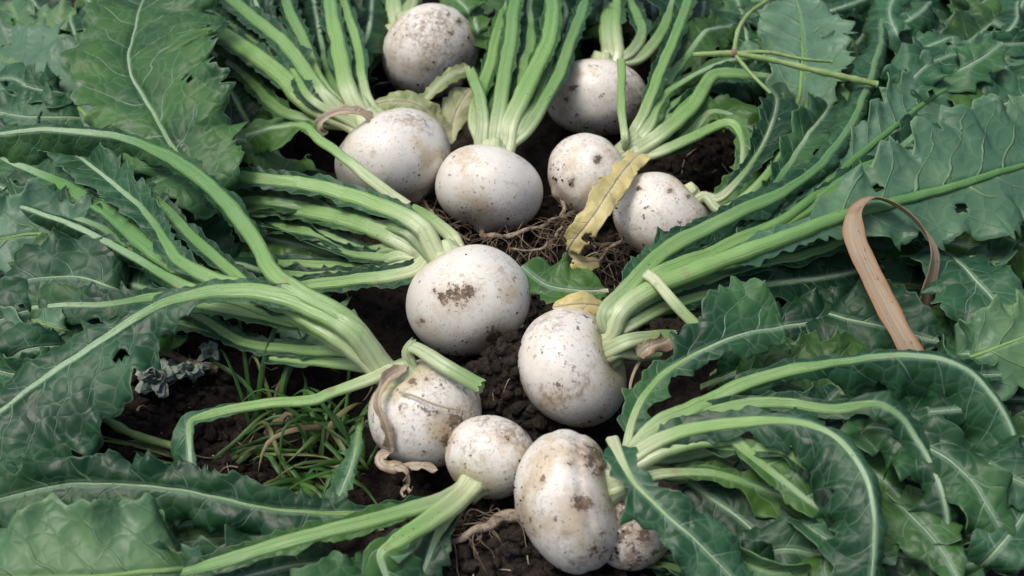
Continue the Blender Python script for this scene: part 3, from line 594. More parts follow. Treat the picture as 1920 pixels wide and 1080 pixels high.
bunch('ml', 150, 520, 'bunch of turnip leaves at the soil patch, under the long rolled grey-green leaf')
leaf('ml', [(300, 560, 4), (200, 470, 6), (90, 440, 7), (0, 450, 7), (-70, 470, 6)], (22, 14), (.1, .25), (80, 90), under=True, tone=.35, lob=.1, sp=.035)
leaf('ml', [(290, 590, 5), (220, 545, 7), (150, 520, 8), (70, 520, 8.2), (0, 540, 7.6)], (22, 12), (.1, .2), (85, 90), tone=.05, lob=.25)
leaf('ml', [(260, 640, 3.6), (170, 590, 5.6), (80, 580, 6.4), (0, 600, 6.4), (-60, 620, 5.4)], (22, 12), (.1, .2), (60, 80), tone=.25, lob=.4)
leaf('ml', [(360, 520, 3), (260, 420, 4.4), (140, 350, 5.4), (30, 310, 5.4)], (22, 12), (.1, .2), (80, 90), tone=-.3, lob=.1)
leaf('ml', [(470, 480, 3), (400, 420, 4), (330, 380, 5), (240, 330, 5)], (22, 12), (.1, .2), (80, 80), tone=-.45, lob=.2)
leaf('ml', [(470, 560, 3), (400, 480, 4.2), (350, 440, 5), (300, 420, 5)], (22, 12), (.1, .2), (70, 70), tone=-.35, lob=.2)
leaf('ml', [(690, 690, 3), (640, 640, 4), (590, 600, 4.4), (540, 570, 4)], (20, 12), (.1, .2), (70, 60), under=True, tone=.2, lob=.2)
leaf('ml', [(520, 330, 3), (430, 270, 3.6), (330, 250, 4), (200, 240, 4)], (22, 12), (.1, .2), (80, 90), tone=-.4, lob=.1)
bunch('bl', 120, 1000, 'bunch of turnip leaves with a pale veined underside leaf beside the dark earth patch')
leaf('bl', [(420, 1062, 5), (330, 1068, 6), (180, 1080, 7), (30, 1082, 7), (-90, 1080, 6)], (20, 18), (.05, .12), (80, 150), under=True, tone=.2, lob=.15, pq=(.55, .5), sp=.034)
leaf('bl', [(200, 1040, 3), (100, 960, 4.4), (20, 930, 5), (-60, 940, 4.6)], (20, 12), (.1, .2), (80, 60), tone=.1)
leaf('bl', [(700, 1050, 2), (560, 1060, 3.4), (420, 1090, 4), (300, 1130, 4)], (22, 14), (.1, .2), (70, 90), tone=-.3)
leaf('bl', [(720, 990, 2), (560, 1000, 3), (400, 1010, 3.4), (250, 1040, 3)], (22, 14), (.1, .2), (50, 60), tone=-.2)
leaf('bl', [(760, 1060, 3), (690, 1080, 4.4), (600, 1110, 5), (500, 1160, 4.6)], (22, 14), (.1, .2), (70, 60), tone=.2)
leaf('bl', [(690, 790, 3), (672, 810, 4.2), (655, 880, 4.6), (630, 950, 4), (610, 1000, 3)], (14, 12), (.3, .45), (14, 24), tone=.4, wing=4)
bunch('tr', 1500, 180, 'bunch of turnip leaves with a pale upright underside leaf behind the thin weed stem')
leaf('tr', [(1440, 330, 5), (1470, 260, 7), (1500, 170, 9.4), (1505, 80, 10.6), (1490, 0, 10.4)], (22, 12), (.15, .3), (80, 90), under=True, tone=1.1, lob=.15, pq=(.6, .4))
leaf('tr', [(1430, 240, 4), (1420, 150, 6), (1400, 70, 7), (1380, -10, 7)], (22, 12), (.15, .3), (70, 80), tone=.15, lob=.25)
leaf('tr', [(1560, 250, 4), (1545, 150, 6), (1530, 50, 7.4), (1500, -40, 7)], (22, 12), (.15, .3), (60, 60), tone=-.3)
leaf('tr', [(1300, 200, 3), (1310, 100, 4), (1320, 0, 4.6), (1320, -80, 4.6)], (26, 14), (.15, .3), (90, 90), tone=-.6)
leaf('tr', [(1420, 420, 2), (1480, 330, 3), (1540, 240, 3.8), (1580, 150, 4)], (26, 14), (.1, .3), (60, 60), tone=-.1, under=True)
leaf('tr', [(1400, 100, 3), (1440, 40, 4), (1460, -30, 4.4), (1470, -100, 4)], (26, 14), (.15, .3), (80, 80), tone=-.5)
leaf('tr', [(1230, 130, 3), (1230, 50, 4), (1220, -30, 4.4), (1210, -100, 4)], (26, 14), (.15, .3), (80, 80), tone=-.5)
leaf('tr', [(1560, 80, 6), (1520, 30, 7), (1560, 20, 8), (1640, -10, 8)], (18, 10), (.15, .3), (24, 30), tone=.1, fold=-20, snap=False)
bunch('rr', 1800, 200, 'bunch of curly bright and grey-green turnip leaves behind the broad veined underside leaf')
leaf('rr', [(1600, 300, 5), (1680, 220, 7), (1760, 130, 8), (1840, 60, 8.4), (1900, 10, 8)], (20, 12), (.15, .3), (60, 60), tone=-.3, lob=.1)
leaf('rr', [(1640, 260, 9), (1690, 170, 11.5), (1740, 120, 12.4), (1810, 95, 12)], (18, 10), (.15, .25), (50, 46), tone=.35, lob=.5, ruf=.012, bump=2)
leaf('rr', [(1750, 170, 10), (1800, 130, 12), (1845, 105, 12.8), (1880, 80, 12.4)], (16, 10), (.15, .25), (46, 46), tone=.6, lob=.2, mats=('leaf_upper', 'leaf_under'))
leaf('rr', [(1780, 60, 5), (1830, 20, 6), (1870, -30, 6)], (16, 10), (.15, .25), (60, 60), tone=.2)
leaf('rr', [(1700, 260, 6), (1790, 220, 8.4), (1870, 200, 9.4), (1960, 160, 9)], (20, 12), (.1, .25), (70, 90), tone=.35, lob=.2)
leaf('rr', [(1690, 330, 5), (1790, 290, 8), (1880, 270, 9), (1980, 240, 9)], (20, 12), (.1, .25), (70, 90), tone=.2, lob=.2)
leaf('rr', [(1880, 100, 6), (1900, 40, 7.4), (1930, -20, 7.6)], (16, 10), (.1, .25), (70, 50), tone=.4, lob=.2)
leaf('rr', [(1850, 240, 5), (1900, 180, 6), (1950, 120, 6)], (16, 10), (.1, .25), (60, 60), tone=.4, lob=.2)
leaf('rr', [(1620, 180, 3), (1680, 90, 4), (1720, 0, 4), (1740, -80, 4)], (20, 12), (.1, .25), (90, 90), tone=-.6, lob=.1)
leaf('rr', [(1560, 330, 3), (1600, 250, 4), (1630, 170, 4.6), (1650, 90, 4.6)], (20, 12), (.1, .25), (60, 60), tone=-.5, lob=.1)
leaf('rr', [(1760, 130, 3), (1800, 60, 4), (1830, -10, 4), (1850, -80, 4)], (20, 12), (.1, .25), (80, 80), tone=-.5, lob=.1)
bunch('rm', 1780, 560, 'bunch of turnip leaves around and under the brown dry grass loop')
leaf('rm', [(1480, 560, 5), (1560, 590, 6), (1650, 610, 6.4), (1760, 640, 6)], (18, 12), (.1, .2), (110, 70), tone=-.45, lob=.1, sp=.034)
leaf('rm', [(1745, 450, 6.5), (1800, 495, 8), (1860, 555, 8.4), (1920, 620, 8), (1980, 690, 7)], (18, 14), (.05, .15), (70, 90), tone=.35, lob=.35, sp=.03)
leaf('rm', [(1700, 700, 5), (1830, 665, 8), (1920, 632, 9), (2010, 600, 9)], (16, 14), (.1, .15), (80, 90), under=True, tone=.25, lob=.2, bump=1.6)
leaf('rm', [(1560, 470, 3), (1640, 450, 5), (1740, 450, 6), (1850, 470, 6)], (18, 12), (.1, .2), (60, 50), tone=-.55, lob=.1)
leaf('rm', [(1340, 660, 4), (1440, 620, 5), (1540, 600, 5.6), (1640, 560, 5.6)], (18, 12), (.1, .2), (60, 50), tone=-.6, lob=.2)
leaf('rm', [(1330, 720, 3), (1420, 700, 4), (1540, 690, 4.8), (1680, 690, 4.8)], (18, 12), (.1, .2), (70, 70), tone=-.65, lob=.1)
leaf('rm', [(1780, 560, 4), (1840, 600, 5.6), (1920, 600, 6), (2000, 590, 6)], (18, 12), (.1, .2), (70, 50), tone=.3, lob=.2)
leaf('rm', [(1780, 420, 3), (1850, 430, 4.6), (1920, 460, 5), (2000, 480, 5)], (18, 12), (.1, .2), (60, 60), tone=.1, lob=.2)
bunch('rl', 1700, 900, 'bunch of dark folded turnip leaves under the arching leaf with a white midrib')
leaf('rl', [(1480, 790, 6), (1560, 770, 8), (1660, 735, 9), (1780, 710, 9), (1880, 700, 8)], (24, 18), (.25, .35), (34, 30), tone=.1, lob=.05, fold=25, curl=-20)
leaf('rl', [(1560, 850, 6), (1640, 800, 8), (1720, 775, 9), (1820, 765, 9)], (20, 14), (.15, .25), (50, 60), tone=-.2, lob=.1, fold=-15)
leaf('rl', [(1590, 860, 7), (1640, 800, 9), (1720, 830, 10), (1800, 880, 9.4), (1860, 960, 8), (1890, 1030, 6)], (16, 12), (.1, .2), (60, 70), tone=.15, lob=.1, ruf=.010, bump=1.8, snap=False)
leaf('rl', [(1640, 930, 5), (1700, 960, 6.6), (1760, 1020, 6.6), (1800, 1090, 6)], (18, 12), (.05, .15), (60, 60), tone=.35, lob=.05)
leaf('rl', [(1640, 900, 4), (1730, 900, 6), (1820, 930, 6), (1900, 980, 5)], (18, 12), (.05, .15), (80, 80), tone=-.7, lob=.05)
leaf('rl', [(1800, 1100, 4), (1860, 1040, 6), (1910, 980, 7), (1950, 900, 7)], (18, 12), (.05, .15), (50, 60), tone=.3, lob=.05)
leaf('rl', [(1780, 820, 6), (1840, 860, 8), (1910, 900, 8.6), (1990, 930, 8)], (18, 12), (.05, .15), (80, 70), tone=.15, lob=.2)
leaf('rl', [(1300, 930, 2.4), (1390, 900, 4), (1480, 880, 5), (1580, 900, 5)], (18, 12), (.1, .2), (60, 60), tone=-.3, lob=.4)
leaf('rl', [(1340, 1000, 2), (1430, 980, 3.6), (1520, 970, 4.6), (1620, 1000, 4.6)], (18, 12), (.1, .2), (70, 70), tone=-.35, lob=.4)
leaf('rl', [(1300, 1080, 2), (1400, 1050, 3.6), (1460, 1030, 4.4), (1540, 1040, 4.4)], (18, 12), (.1, .2), (60, 60), tone=-.1, lob=.3)
leaf('rl', [(1500, 1100, 2), (1580, 1060, 3.6), (1650, 1040, 4.4), (1760, 1060, 4.4)], (18, 12), (.1, .2), (70, 70), tone=-.35, lob=.3)
leaf('rl', [(1500, 740, 3), (1600, 720, 4.6), (1700, 720, 5.6), (1820, 740, 5.6)], (18, 12), (.1, .2), (50, 60), tone=-.5, lob=.1)
leaf('rl', [(1180, 1050, -1), (1290, 1070, 4), (1380, 1090, 4.4), (1480, 1120, 4)], (26, 16), (.3, .5), (50, 50), tone=-.2)
bunch('tc', 850, 10, 'bunch of dark turnip leaves behind the turnip at the back of the pile')
for (x0, y0, x1, y1) in ((560, 60, 500, -90), (700, 110, 720, -60), (840, 60, 900, -80), (900, 100, 880, -80), (1060, 120, 1100, -60), (480, 130, 440, -60), (790, 30, 700, -90), (1010, 60, 1000, -90)):
    leaf('tc', [(x0, y0, 2.5), (x0*.66+x1*.34, y0*.66+y1*.34, 4), (x0*.33+x1*.67, y0*.33+y1*.67, 5), (x1, y1, 5)], (26, 14), (.1, .25), (70, 70), tone=float(RNG.uniform(-.7, 0)), lob=.1)
leaf('tc', [(850, 60, 8), (880, 25, 9.4), (860, 0, 10), (820, -30, 9.6)], (22, 14), (.2, .3), (30, 40), tone=.3, lob=.3)
leaf('tc', [(895, 120, 6), (895, 60, 8), (880, 0, 9)], (22, 18), (.1, .3), (20, 26), tone=.1, lob=.05)
# ---- low filler leaves: the under-storey of the neighbouring plants
def fill(key, x0, y0, x1, y1, n, ang, spread, tone=(-.7, .1), h=(1.5, 5), length=(150, 260), wid=(40, 80), und=.25):
    for _ in range(n):
        x, y = RNG.uniform(x0, x1), RNG.uniform(y0, y1); a = math.radians(ang+RNG.uniform(-spread, spread)); l = RNG.uniform(*length)
        dx, dy = math.cos(a)*l, -math.sin(a)*l*.75; hh = RNG.uniform(*h); ww = RNG.uniform(*wid)
        bx, by = RNG.uniform(-.12, .12, 2)*l
        pts = [(x-dx*.5, y-dy*.5, -1.5), (x-dx*.2+bx*.5, y-dy*.2+by*.5, hh), (x+dx*.15+bx, y+dy*.15+by, hh+.5), (x+dx*.5, y+dy*.5, max(1, hh-RNG.uniform(.3, 2)))]
        leaf(key, pts, (16, 10), (.08, .2), (ww*RNG.uniform(.7, 1.1), ww*RNG.uniform(.7, 1.1)), roll=(0, RNG.uniform(-45, 45)), fold=RNG.uniform(-35, 40), curl=RNG.uniform(-60, 10), ruf=RNG.uniform(.004, .013),
             tone=RNG.uniform(*tone), lob=RNG.uniform(.05, .45), under=RNG.random() < und, snap=False, holes=int(RNG.random() < .3))
fill('ul', 0, 60, 420, 330, 9, 135, 50)
fill('ml', 0, 330, 420, 560, 9, 165, 40, h=(1.5, 4))
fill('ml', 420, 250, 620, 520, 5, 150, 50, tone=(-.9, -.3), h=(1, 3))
fill('ml', -20, 600, 90, 700, 5, 170, 40, h=(3, 6), length=(120, 200), wid=(45, 70), tone=(-.2, .4))
fill('rm', 1820, 650, 1930, 740, 3, -30, 40, h=(3, 6), length=(120, 200), wid=(45, 70), tone=(-.2, .4))
fill('bl', 0, 960, 560, 1100, 6, 175, 30, h=(1.5, 4))
fill('tc', 430, 0, 720, 150, 7, 105, 30, h=(1, 4.5), tone=(-.6, .1))
fill('tc', 850, -20, 1150, 120, 6, 85, 30, h=(1, 4))
fill('tr', 1230, 0, 1600, 120, 8, 75, 45, h=(1, 5))
fill('tr', 1400, 220, 1580, 420, 4, 60, 30, h=(1, 4))
fill('rr', 1600, 0, 1920, 250, 9, 55, 50, h=(2, 6), tone=(-.5, .5))
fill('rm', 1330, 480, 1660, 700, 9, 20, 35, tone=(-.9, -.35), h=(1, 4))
fill('rm', 1760, 420, 1920, 700, 5, 0, 60, h=(2, 5), tone=(-.2, .4))
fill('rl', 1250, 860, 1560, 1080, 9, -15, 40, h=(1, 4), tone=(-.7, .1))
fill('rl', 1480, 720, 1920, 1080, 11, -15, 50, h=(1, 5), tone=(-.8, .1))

fill('ml', 0, 300, 330, 640, 9, 165, 40, h=(4.5, 7.5), length=(110, 200), wid=(35, 60), tone=(0, .6))
fill('ul', 0, 40, 330, 280, 9, 140, 60, h=(5, 9.5), length=(110, 200), wid=(35, 60), tone=(-.2, .7))
fill('rl', 1420, 740, 1920, 1080, 12, -20, 60, h=(4, 7.5), length=(110, 200), wid=(35, 60), tone=(-.4, .4))
fill('rr', 1650, 0, 1920, 230, 9, 50, 70, h=(7, 11), length=(100, 180), wid=(30, 60), tone=(-.1, .8))
fill('tr', 1330, 0, 1620, 150, 7, 80, 60, h=(5, 9), length=(100, 180), wid=(30, 60), tone=(-.1, .7), und=.5)
fill('bl', 0, 950, 400, 1090, 6, 170, 50, h=(4, 6.5), length=(110, 190), wid=(30, 55), tone=(-.2, .5))
fill('rm', 1760, 430, 1930, 700, 6, 0, 60, h=(5, 8.5), length=(100, 180), wid=(35, 60), tone=(0, .7))
# ---- loose withered leaves and broken stalks
def loose(key, name, px, py, label, cat):
    p = at(px, py, 0); PL[key] = thing(name, (p[0], p[1], max(0, p[2])), label, cat)
loose('bent', 'broken_leaf', 640, 300, 'kinked broken green leaf stalk with a small blade lying across the turnip', 'leaf')
leaf('bent', [(762, 388, 8.2), (700, 340, 9.6), (640, 292, 10.8), (590, 252, 11.4), (578, 238, 11.4), (560, 234, 11.2), (485, 246, 10), (440, 262, 9)], (32, 18), (.55, .66), (52, 8), wing=6, tone=.3, lob=.2, pq=(.5, .5))
loose('yel', 'yellow_leaf', 1120, 420, 'yellow torn withered leaf hanging between two small turnips', 'leaf')
leaf('yel', [(1198, 288, 8.4), (1176, 313, 9.4), (1150, 345, 9.6), (1124, 385, 9.2), (1096, 425, 7.8), (1074, 455, 6.0), (1066, 478, 4.6), (1092, 492, 3.8), (1125, 490, 3.2)], (6, 4), (.0, .01), (27, 27), lob=.12, pq=(.12, .25), mats=('yellow_leaf', 'yellow_leaf'), ruf=.009, bump=1.5, tooth=.5, stalkmat='dry_stalk', fold=10, curl=-30, tone=.35, holes=3, roll=(15, 0, -10))
loose('yel2', 'yellow_leaf', 800, 240, 'pale yellow-green withered leaf leaning behind the two largest middle turnips', 'leaf')
leaf('yel2', [(850, 260, 5), (815, 225, 7), (780, 195, 8.6), (735, 190, 8.8), (700, 200, 8)], (10, 6), (.02, .08), (50, 24), lob=.3, pq=(.35, .4), mats=('pale_leaf', 'pale_leaf'), ruf=.010, bump=2, stalkmat='dry_stalk', tone=.1)
leaf('yel2', [(790, 195, 8.4), (830, 150, 9.4), (880, 125, 9.6)], (12, 9), (.05, .1), (14, 16), lob=.2, pq=(.4, .4), mats=('pale_leaf', 'pale_leaf'), tone=-.3)
leaf('yel2', [(845, 270, 5), (850, 225, 6.4), (865, 190, 7.4), (885, 165, 7.6)], (8, 6), (.02, .08), (34, 26), lob=.3, pq=(.4, .4), mats=('pale_leaf', 'pale_leaf'), stalkmat='dry_stalk', tone=.4)
loose('yel3', 'yellow_leaf', 1075, 575, 'small yellow leaf under the dark jagged leaf between two turnips', 'leaf')
leaf('yel3', [(1140, 575, 8.4), (1090, 570, 9.4), (1035, 576, 9.2)], (8, 5), (.02, .08), (22, 22), lob=.1, pq=(.4, .4), mats=('yellow_leaf', 'yellow_leaf'), stalkmat='dry_stalk', tone=.0)
loose('dk', 'torn_leaf', 1050, 530, 'torn dark green leaf piece between the scabbed turnip and the kidney-shaped one', 'leaf')
leaf('dk', [(1140, 545, 7), (1090, 545, 7.6), (1030, 535, 7.6), (975, 500, 7)], (10, 6), (.02, .06), (34, 58), lob=.1, pq=(.3, .35), tone=.1, tooth=1.6, fold=10, curl=-10)
loose('dry1', 'withered_leaf', 640, 225, 'tan dried leaf stalk arching over the stalks behind the turnip', 'leaf')
leaf('dry1', [(598, 262, 9), (596, 235, 10.4), (630, 210, 11.2), (680, 212, 10.8), (700, 225, 10)], (9, 7), (.02, .1), (10, 9), lob=.1, pq=(.3, .3), mats=('dry_leaf', 'dry_leaf'), stalkmat='dry_stalk', tone=.4, fold=40)
loose('dry2', 'withered_leaf', 730, 860, 'long tan withered leaf hanging down over the half covered turnip', 'leaf')
leaf('dry2', [(765, 685, 9.6), (722, 715, 9.6), (708, 755, 9), (722, 800, 7.4), (732, 850, 5)], (4, 3), (.02, .1), (7, 4), lob=.2, pq=(.3, .3), mats=('dry_leaf', 'dry_leaf'), stalkmat='dry_stalk', tone=.6, fold=40)
leaf('dry2', [(732, 848, 5), (712, 856, 4.8), (716, 872, 4.6), (750, 876, 4.4), (785, 872, 4.2), (820, 880, 3.8)], (4, 3), (.02, .1), (9, 7), lob=.6, pq=(.3, .6), mats=('dry_leaf', 'dry_leaf'), stalkmat='dry_stalk', tone=.0, ruf=.012, tooth=2)
leaf('dry2', [(740, 872, 4.6), (765, 885, 4.2), (768, 910, 3), (750, 925, 2)], (3, 2), (.02, .1), (14, 10), lob=.6, pq=(.4, .4), mats=('dry_leaf', 'dry_leaf'), stalkmat='dry_stalk', tone=-.5, ruf=.014, tooth=2, holes=2)
leaf('dry2', [(748, 735, 9.3), (775, 742, 9.6), (820, 760, 9.2), (885, 774, 7.6)], (5, 4), w=None, cut=True, stalkmat='dry_stalk')
loose('dry3', 'withered_leaf', 1215, 665, 'shrivelled brown leaf tip curling beside the kidney-shaped turnip', 'leaf')
leaf('dry3', [(1195, 665, 8), (1215, 650, 8.8), (1245, 640, 8.4), (1255, 630, 7.6)], (8, 5), (.02, .1), (16, 20), lob=.4, pq=(.3, .3), mats=('dry_leaf', 'dry_leaf'), stalkmat='dry_stalk', tone=-.5, ruf=.014)
leaf('dry3', [(1205, 668, 7), (1188, 700, 6), (1182, 735, 5), (1196, 745, 4.6)], (8, 5), w=None, cut=True, stalkmat='dry_stalk')

# ---- thin tubes: roots, hairs, weed stems
def tube(P, r0, r1, m=8, step=.003, rough=0.0, seed=0):
    C, al = spline(P, step); n = len(C); s = al/al[-1]
    if rough: 
        wv = [Wave(1, 30, 6, seed*3+k) for k in range(3)]
        C = C+np.stack([w_(al[:, None])*rough for w_ in wv], 1)*np.clip(s*6, 0, 1)[:, None]
    T, N, S = frames(C); rad = (r0+(r1-r0)*s**.8)*(1+.12*Wave(1, 60, 6, seed+5)(al[:, None]))
    an = np.linspace(0, 2*np.pi, m, endpoint=False)[None, :]
    V = C[:, None]+(S[:, None]*np.cos(an)[..., None]+N[:, None]*np.sin(an)[..., None])*rad[:, None, None]
    F = [list(f) for f in grid_faces(n, m, True, flip=True)]
    F += [list(range(m))[::-1][::-1], [(n-1)*m+j for j in range(m)][::-1]]
    return V.reshape(-1, 3), F
def taproot(key, pts, r0, r1, hairs=14, hl=.03, seed=1):
    B = BULBS[key]; P = [B['root']+B['d']*.012]+[at(*p) for p in pts]
    V, F = tube(P, r0, r1, 10, rough=.0012, seed=seed)
    tr = obj('taproot', V, F, 'root_skin', B['e'], {'lat': V[:, 0]*0})
    C, al = spline(P); r = np.random.default_rng(seed); VV, FF, o = [], [], 0
    for i in range(hairs):
        p = C[r.integers(len(C)//6, len(C))]; d = r.normal(size=3); d[2] = -abs(d[2])*.3; d /= np.linalg.norm(d); l = hl*r.uniform(.4, 1.6)
        q = [p, p+d*l*.4+r.normal(size=3)*l*.12, p+d*l*.8+r.normal(size=3)*l*.25+np.array([0, 0, -.2*l]), p+d*l+np.array([0, 0, -.4*l])]
        v, f = tube(q, .0006, .0002, 4, .004, seed=i); VV.append(v); FF += [[k+o for k in ff] for ff in f]; o += len(v)
    h = obj('root_hair', np.vstack(VV), FF, 'root_hair', tr, kind='stuff')
taproot('t11', [(958, 965, 5.2), (915, 985, 4.4), (850, 1015, 3.2), (800, 1030, 1.5)], 0.0067, 0.0012, 44, .028, 1)
taproot('t4', [(905, 442, 2.6), (960, 440, 3.4), (1010, 425, 3.6), (1060, 405, 2.8), (1100, 398, 1.0)], 0.0033, 0.0015, 59, .035, 2)
taproot('t3', [(800, 385, 2.0), (810, 400, 2.6), (840, 430, 3), (880, 450, 2)], 0.0022, 0.0009, 65, .030, 3)
taproot('t7', [(935, 640, 2.5), (970, 660, 3), (1000, 690, 2)], 0.0039, 0.0012, 31, .025, 4)
taproot('t5', [(1055, 405, 2.5), (1045, 440, 2.4), (1000, 470, 3), (960, 468, 3.2)], 0.0028, 0.0010, 52, .030, 5)
taproot('t6', [(1150, 460, 2.5), (1130, 480, 2.6), (1110, 510, 1.5)], 0.0028, 0.0010, 52, .026, 6)
taproot('t12', [(1160, 1000, 2), (1190, 1050, 1.6), (1240, 1030, 2.2), (1270, 1015, 1)], 0.0033, 0.0024, 20, .02, 7)
taproot('t1', [(740, 150, 3), (705, 160, 3), (700, 175, 1)], 0.0022, 0.0007, 10, .02, 8)
taproot('t9', [(870, 790, 2), (885, 850, 1)], 0.0022, 0.0006, 7, .02, 9)

# ---- dry grass loop
def ribbon(name, P, wid, mat, roll=(0, 0), fold=0, parent=None, nc=6, step=.003, tip=True, base=True, ref=REF, origin=None):
    C, al = spline(P, step); n = len(C); s = al/al[-1]
    T, N, S = frames(C, np.interp(s, np.linspace(0, 1, len(roll)), roll), ref)
    wv = np.interp(s, [0, .06, .55, 1], [.75 if base else 1, 1, .9, .03 if tip else .55])*wid/2*(1+.08*Wave(1, 22, 5, len(sc.objects))(al[:, None]))
    u = np.linspace(-1, 1, nc+1)[None, :]
    X = u*wv[:, None]; Z = (np.abs(u)-.5)*wv[:, None]*math.tan(math.radians(fold))+.0003*np.sin(u*14)
    V = C[:, None]+S[:, None]*X[..., None]+N[:, None]*Z[..., None]
    o = obj(name, V.reshape(-1, 3), grid_faces(n, nc+1, False), mat, parent, {'lat': X.ravel(), 'along': np.repeat(al, nc+1)}, origin=origin)
    md = o.modifiers.new('thickness', 'SOLIDIFY'); md.thickness = .0006; md.offset = 0
    return o
P = [at(*p) for p in [(1735, 700, 6.5), (1697, 640, 8.2), (1640, 530, 10.4), (1602, 440, 12.4), (1606, 392, 13.4), (1640, 371, 13.6), (1690, 392, 13.0), (1738, 440, 11.4), (1752, 480, 10), (1738, 550, 6.5), (1722, 610, 3)]]
straw = ribbon('dry_grass_blade', P, .0205, 'straw', tip=False, roll=(0, 0, -5, -60, -75, -30, 0), fold=14, nc=8, origin=tuple(P[0]))
tag(straw, 'brown dried grass blade bent into an upright loop over green leaves', 'dry grass')

# ---- thin pale weed stem with whorled branches over the upper right leaves
p0 = at(1640, 155, 13)
we = thing('weed_stem', tuple(p0), 'thin pale weed stem with four branches meeting at a purple node', 'weed')
node = (1376, 100, 14.5)
for i, (pts, ra, rb) in enumerate([([(1645, 158, 12.5), (1540, 135, 13.6), (1450, 113, 14.2), node], .0036, .0030), ([node, (1340, 101, 14.5), (1298, 103, 14.2)], .0036, .0028),
        ([node, (1385, 55, 15), (1405, 25, 15), (1440, 0, 14.6), (1470, -20, 14)], .0026, .002), ([node, (1405, 135, 13.6), (1445, 175, 12.5)], .0024, .0018), ([node, (1440, 98, 14.4), (1500, 110, 14), (1560, 116, 13)], .0026, .0016)]):
    V, F = tube([at(*p) for p in pts], ra, rb, 8, seed=i)
    obj('stem' if i == 0 else 'branch', V, F, 'weed_stem', we)
V, F = icos(2); q = at(*node)
obj('node', V*np.array([.005, .005, .0045])+q, F, 'twig', we)

# ---- grass tufts on the bare soil at lower left
def tuft(px, py, n, lmin, lmax, a0, a1, label, wd=(.0025, .005), hmax=.04, seed=0):
    r = np.random.default_rng(seed+70); p = at(px, py, .3)
    t = thing('grass_tuft', tuple(p), label, 'grass')
    for i in range(n):
        a = math.radians(r.uniform(a0, a1)); l = r.uniform(lmin, lmax); hz = r.uniform(.3, 1)*hmax
        d = np.array([math.cos(a), math.sin(a), 0]); b0 = p+np.array([r.normal()*.008, r.normal()*.008, -.004])
        Q = [b0, b0+d*l*.3+np.array([0, 0, hz*.7]), b0+d*l*.7+np.array([0, 0, hz])+r.normal(size=3)*.006, b0+d*l+np.array([0, 0, hz*r.uniform(.1, .8)])]
        Q = [np.array([v[0], v[1], max(v[2], .002)]) for v in Q]
        ribbon('grass_blade', Q, r.uniform(*wd), 'grass', roll=(0, r.uniform(-60, 60)), fold=20, parent=t, nc=2, step=.008)
tuft(600, 850, 12, .04, .11, 20, 200, 'dense grass tuft between the thin stalk and the half covered turnip', seed=1)
tuft(680, 870, 14, .04, .10, 60, 250, 'grass tuft beneath the withered leaf at the half covered turnip', seed=2)
tuft(500, 800, 9, .05, .10, 60, 130, 'sparse upright grass blades growing by the kinked stalk', hmax=.09, seed=3)
tuft(560, 900, 14, .04, .10, 120, 330, 'low spreading grass tuft in front of the kinked stalk', hmax=.03, seed=4)
tuft(420, 850, 10, .05, .10, -20, 60, 'thin grass tuft lying beside the end of the kinked stalk', hmax=.02, seed=5)
tuft(640, 800, 11, .04, .09, 140, 260, 'grass tuft under the long green stalk beside the turnip', hmax=.05, seed=6)
tuft(330, 860, 7, .05, .09, 150, 200, 'few pale grass blades flat on the soil near the weed seedling', hmax=.015, seed=7)
tuft(590, 520, 14, .03, .08, 0, 360, 'dark grass tuft under the stalks left of the scabbed turnip', hmax=.03, seed=8)

# ---- weed stem, twig and small grey weed on the bare soil
V, F = tube([at(*p) for p in [(130, 712, 4), (180, 770, 3.4), (240, 810, 2.4), (330, 838, 1.2)]], .0045, .0035, 8, seed=3)
o = obj('bent_weed_stem', V, F, 'weed_stem', origin=tuple(at(330, 838, 0))); tag(o, 'single green-brown weed stem leaning from the jagged leaf down to bare soil', 'weed')
V, F = tube([at(*p) for p in [(250, 660, 2.6), (310, 662, 2.2), (355, 680, 1.6), (410, 692, 1.0)]], .0042, .0034, 8, rough=.001, seed=4)
o = obj('twig', V, F, 'twig', origin=tuple(at(410, 692, 0))); tag(o, 'short brown woody twig lying on soil behind the grey weed', 'twig')
V, F = tube([at(*p) for p in [(505, 815, 1.2), (535, 785, 2.4), (550, 775, 2.6)]], .006, .005, 8, rough=.001, seed=6)
o = obj('twig', V, F, 'twig', origin=tuple(at(505, 815, 0))); tag(o, 'small broken brown twig lying in the grass', 'twig')
def weed(px, py, n, R, label, seed):
    r = np.random.default_rng(seed); p = at(px, py, 1.0); t = thing('small_weed', (p[0], p[1], 0), label, 'weed')
    sv, sf = tube([np.array([p[0], p[1], -.01]), np.array([p[0], p[1]+.003, .008]), p+np.array([0, 0, .012])], .003, .002, 6); obj('stem', sv, sf, 'weed_stem', t)
    for i in range(n):
        z = r.uniform(-.1, 1); a = r.uniform(0, 6.28); d = np.array([math.cos(a)*math.sqrt(1-max(z, 0)**2), math.sin(a)*math.sqrt(1-max(z, 0)**2), z*.8]); l = R*r.uniform(.6, 1.1)
        c0 = p+np.array([0, 0, .004])
        ribbon('leaf', [c0+d*l*.15, c0+d*l*.5+r.normal(size=3)*.001, c0+d*l*.8, c0+d*l+np.array([0, 0, -.002])], R*r.uniform(.35, .6), 'weed_leaf', roll=(0, r.uniform(-70, 70)), fold=25, parent=t, nc=2, step=.004, tip=False)
weed(296, 715, 64, .024, 'small woolly grey-green weed rosette on the dark soil patch', 1)
weed(360, 700, 16, .018, 'tiny pale weed seedling beside the grey weed and twig', 2)
weed(395, 670, 12, .016, 'small dusty weed sprig right behind the pale seedling', 3)

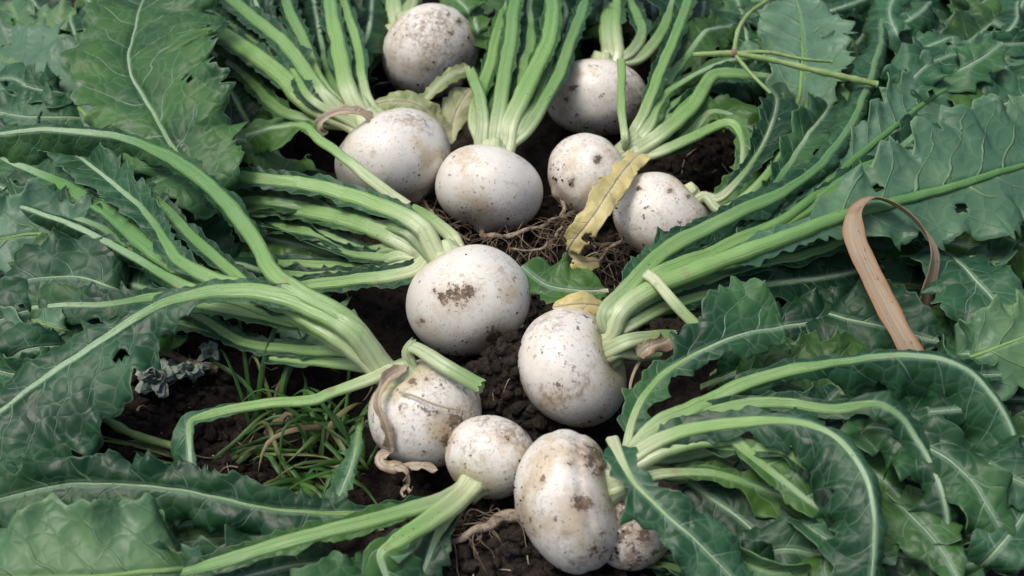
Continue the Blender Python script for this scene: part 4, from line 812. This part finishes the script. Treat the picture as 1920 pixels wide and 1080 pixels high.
# ---- soil crumbs
def crumbs(name, spots, seed):
    r = np.random.default_rng(seed); V0, F0 = icos(1); VV, FF = [], []; o = 0
    for (px, py, rad, n, smin, smax, hz) in spots:
        c = at(px, py, hz)
        for _ in range(n):
            x, y = c[0]+r.normal()*rad, c[1]+r.normal()*rad; s_ = smin+(smax-smin)*r.random()**3
            gx = soil_height(np.array([x]), np.array([y]))[0]
            d = V0*(1+.28*r.normal(size=(len(V0), 1)))*s_*r.uniform(.7, 1.2, 3)
            VV.append(d+np.array([x, y, gx+s_*.35])); FF.append(F0+o); o += len(V0)
    return obj(name, np.vstack(VV), np.vstack(FF), 'soil', kind='stuff')
crumbs('soil_crumbs', [(945, 690, .042, 1500, .0008, .007, 3), (985, 780, .04, 500, .001, .007, 2), (960, 1030, .05, 900, .001, .008, 3), (850, 415, .035, 500, .001, .006, 2), (960, 450, .05, 700, .001, .006, 2),
        (1120, 500, .05, 600, .001, .006, 2), (350, 750, .10, 1400, .001, .007, 0), (300, 850, .10, 900, .001, .006, 0), (480, 930, .06, 500, .001, .006, 0), (1300, 290, .05, 400, .001, .006, 0), (760, 180, .05, 300, .001, .006, 0),
        (1200, 1060, .05, 300, .001, .006, 1), (60, 40, .06, 300, .001, .008, 0), (1720, 490, .04, 200, .001, .006, 0)], 5)
def litter(seed):
    r = np.random.default_rng(seed); VV, FF, o = [], [], 0
    for (px, py, rad, n) in ((350, 760, .09, 70), (300, 860, .08, 40), (480, 930, .05, 25), (960, 700, .04, 25), (970, 1040, .04, 25), (950, 450, .05, 40), (1120, 500, .04, 25), (1300, 290, .04, 14)):
        c = at(px, py, 0)
        for _ in range(n):
            x, y = c[0]+r.normal()*rad, c[1]+r.normal()*rad; a = r.uniform(0, 6.28); l = r.uniform(.006, .03); P = []
            for t in (-.5, 0, .5):
                xx, yy = x+math.cos(a)*l*t+r.normal()*.0015, y+math.sin(a)*l*t+r.normal()*.0015
                P.append(np.array([xx, yy, soil_height(np.array([xx]), np.array([yy]))[0]+.0025]))
            v, f = tube(P, r.uniform(.0004, .0012), .0004, 5, .005, seed=int(r.integers(999))); VV.append(v); FF += [[k+o for k in ff] for ff in f]; o += len(v)
    obj('soil_litter', np.vstack(VV), FF, 'dry_fibre', kind='stuff')
simple('dry_fibre', (.20, .15, .10), (.42, .34, .24), 40, .8)
litter(3)
for o in list(sc.objects):
    if '_o' in o: del o['_o']
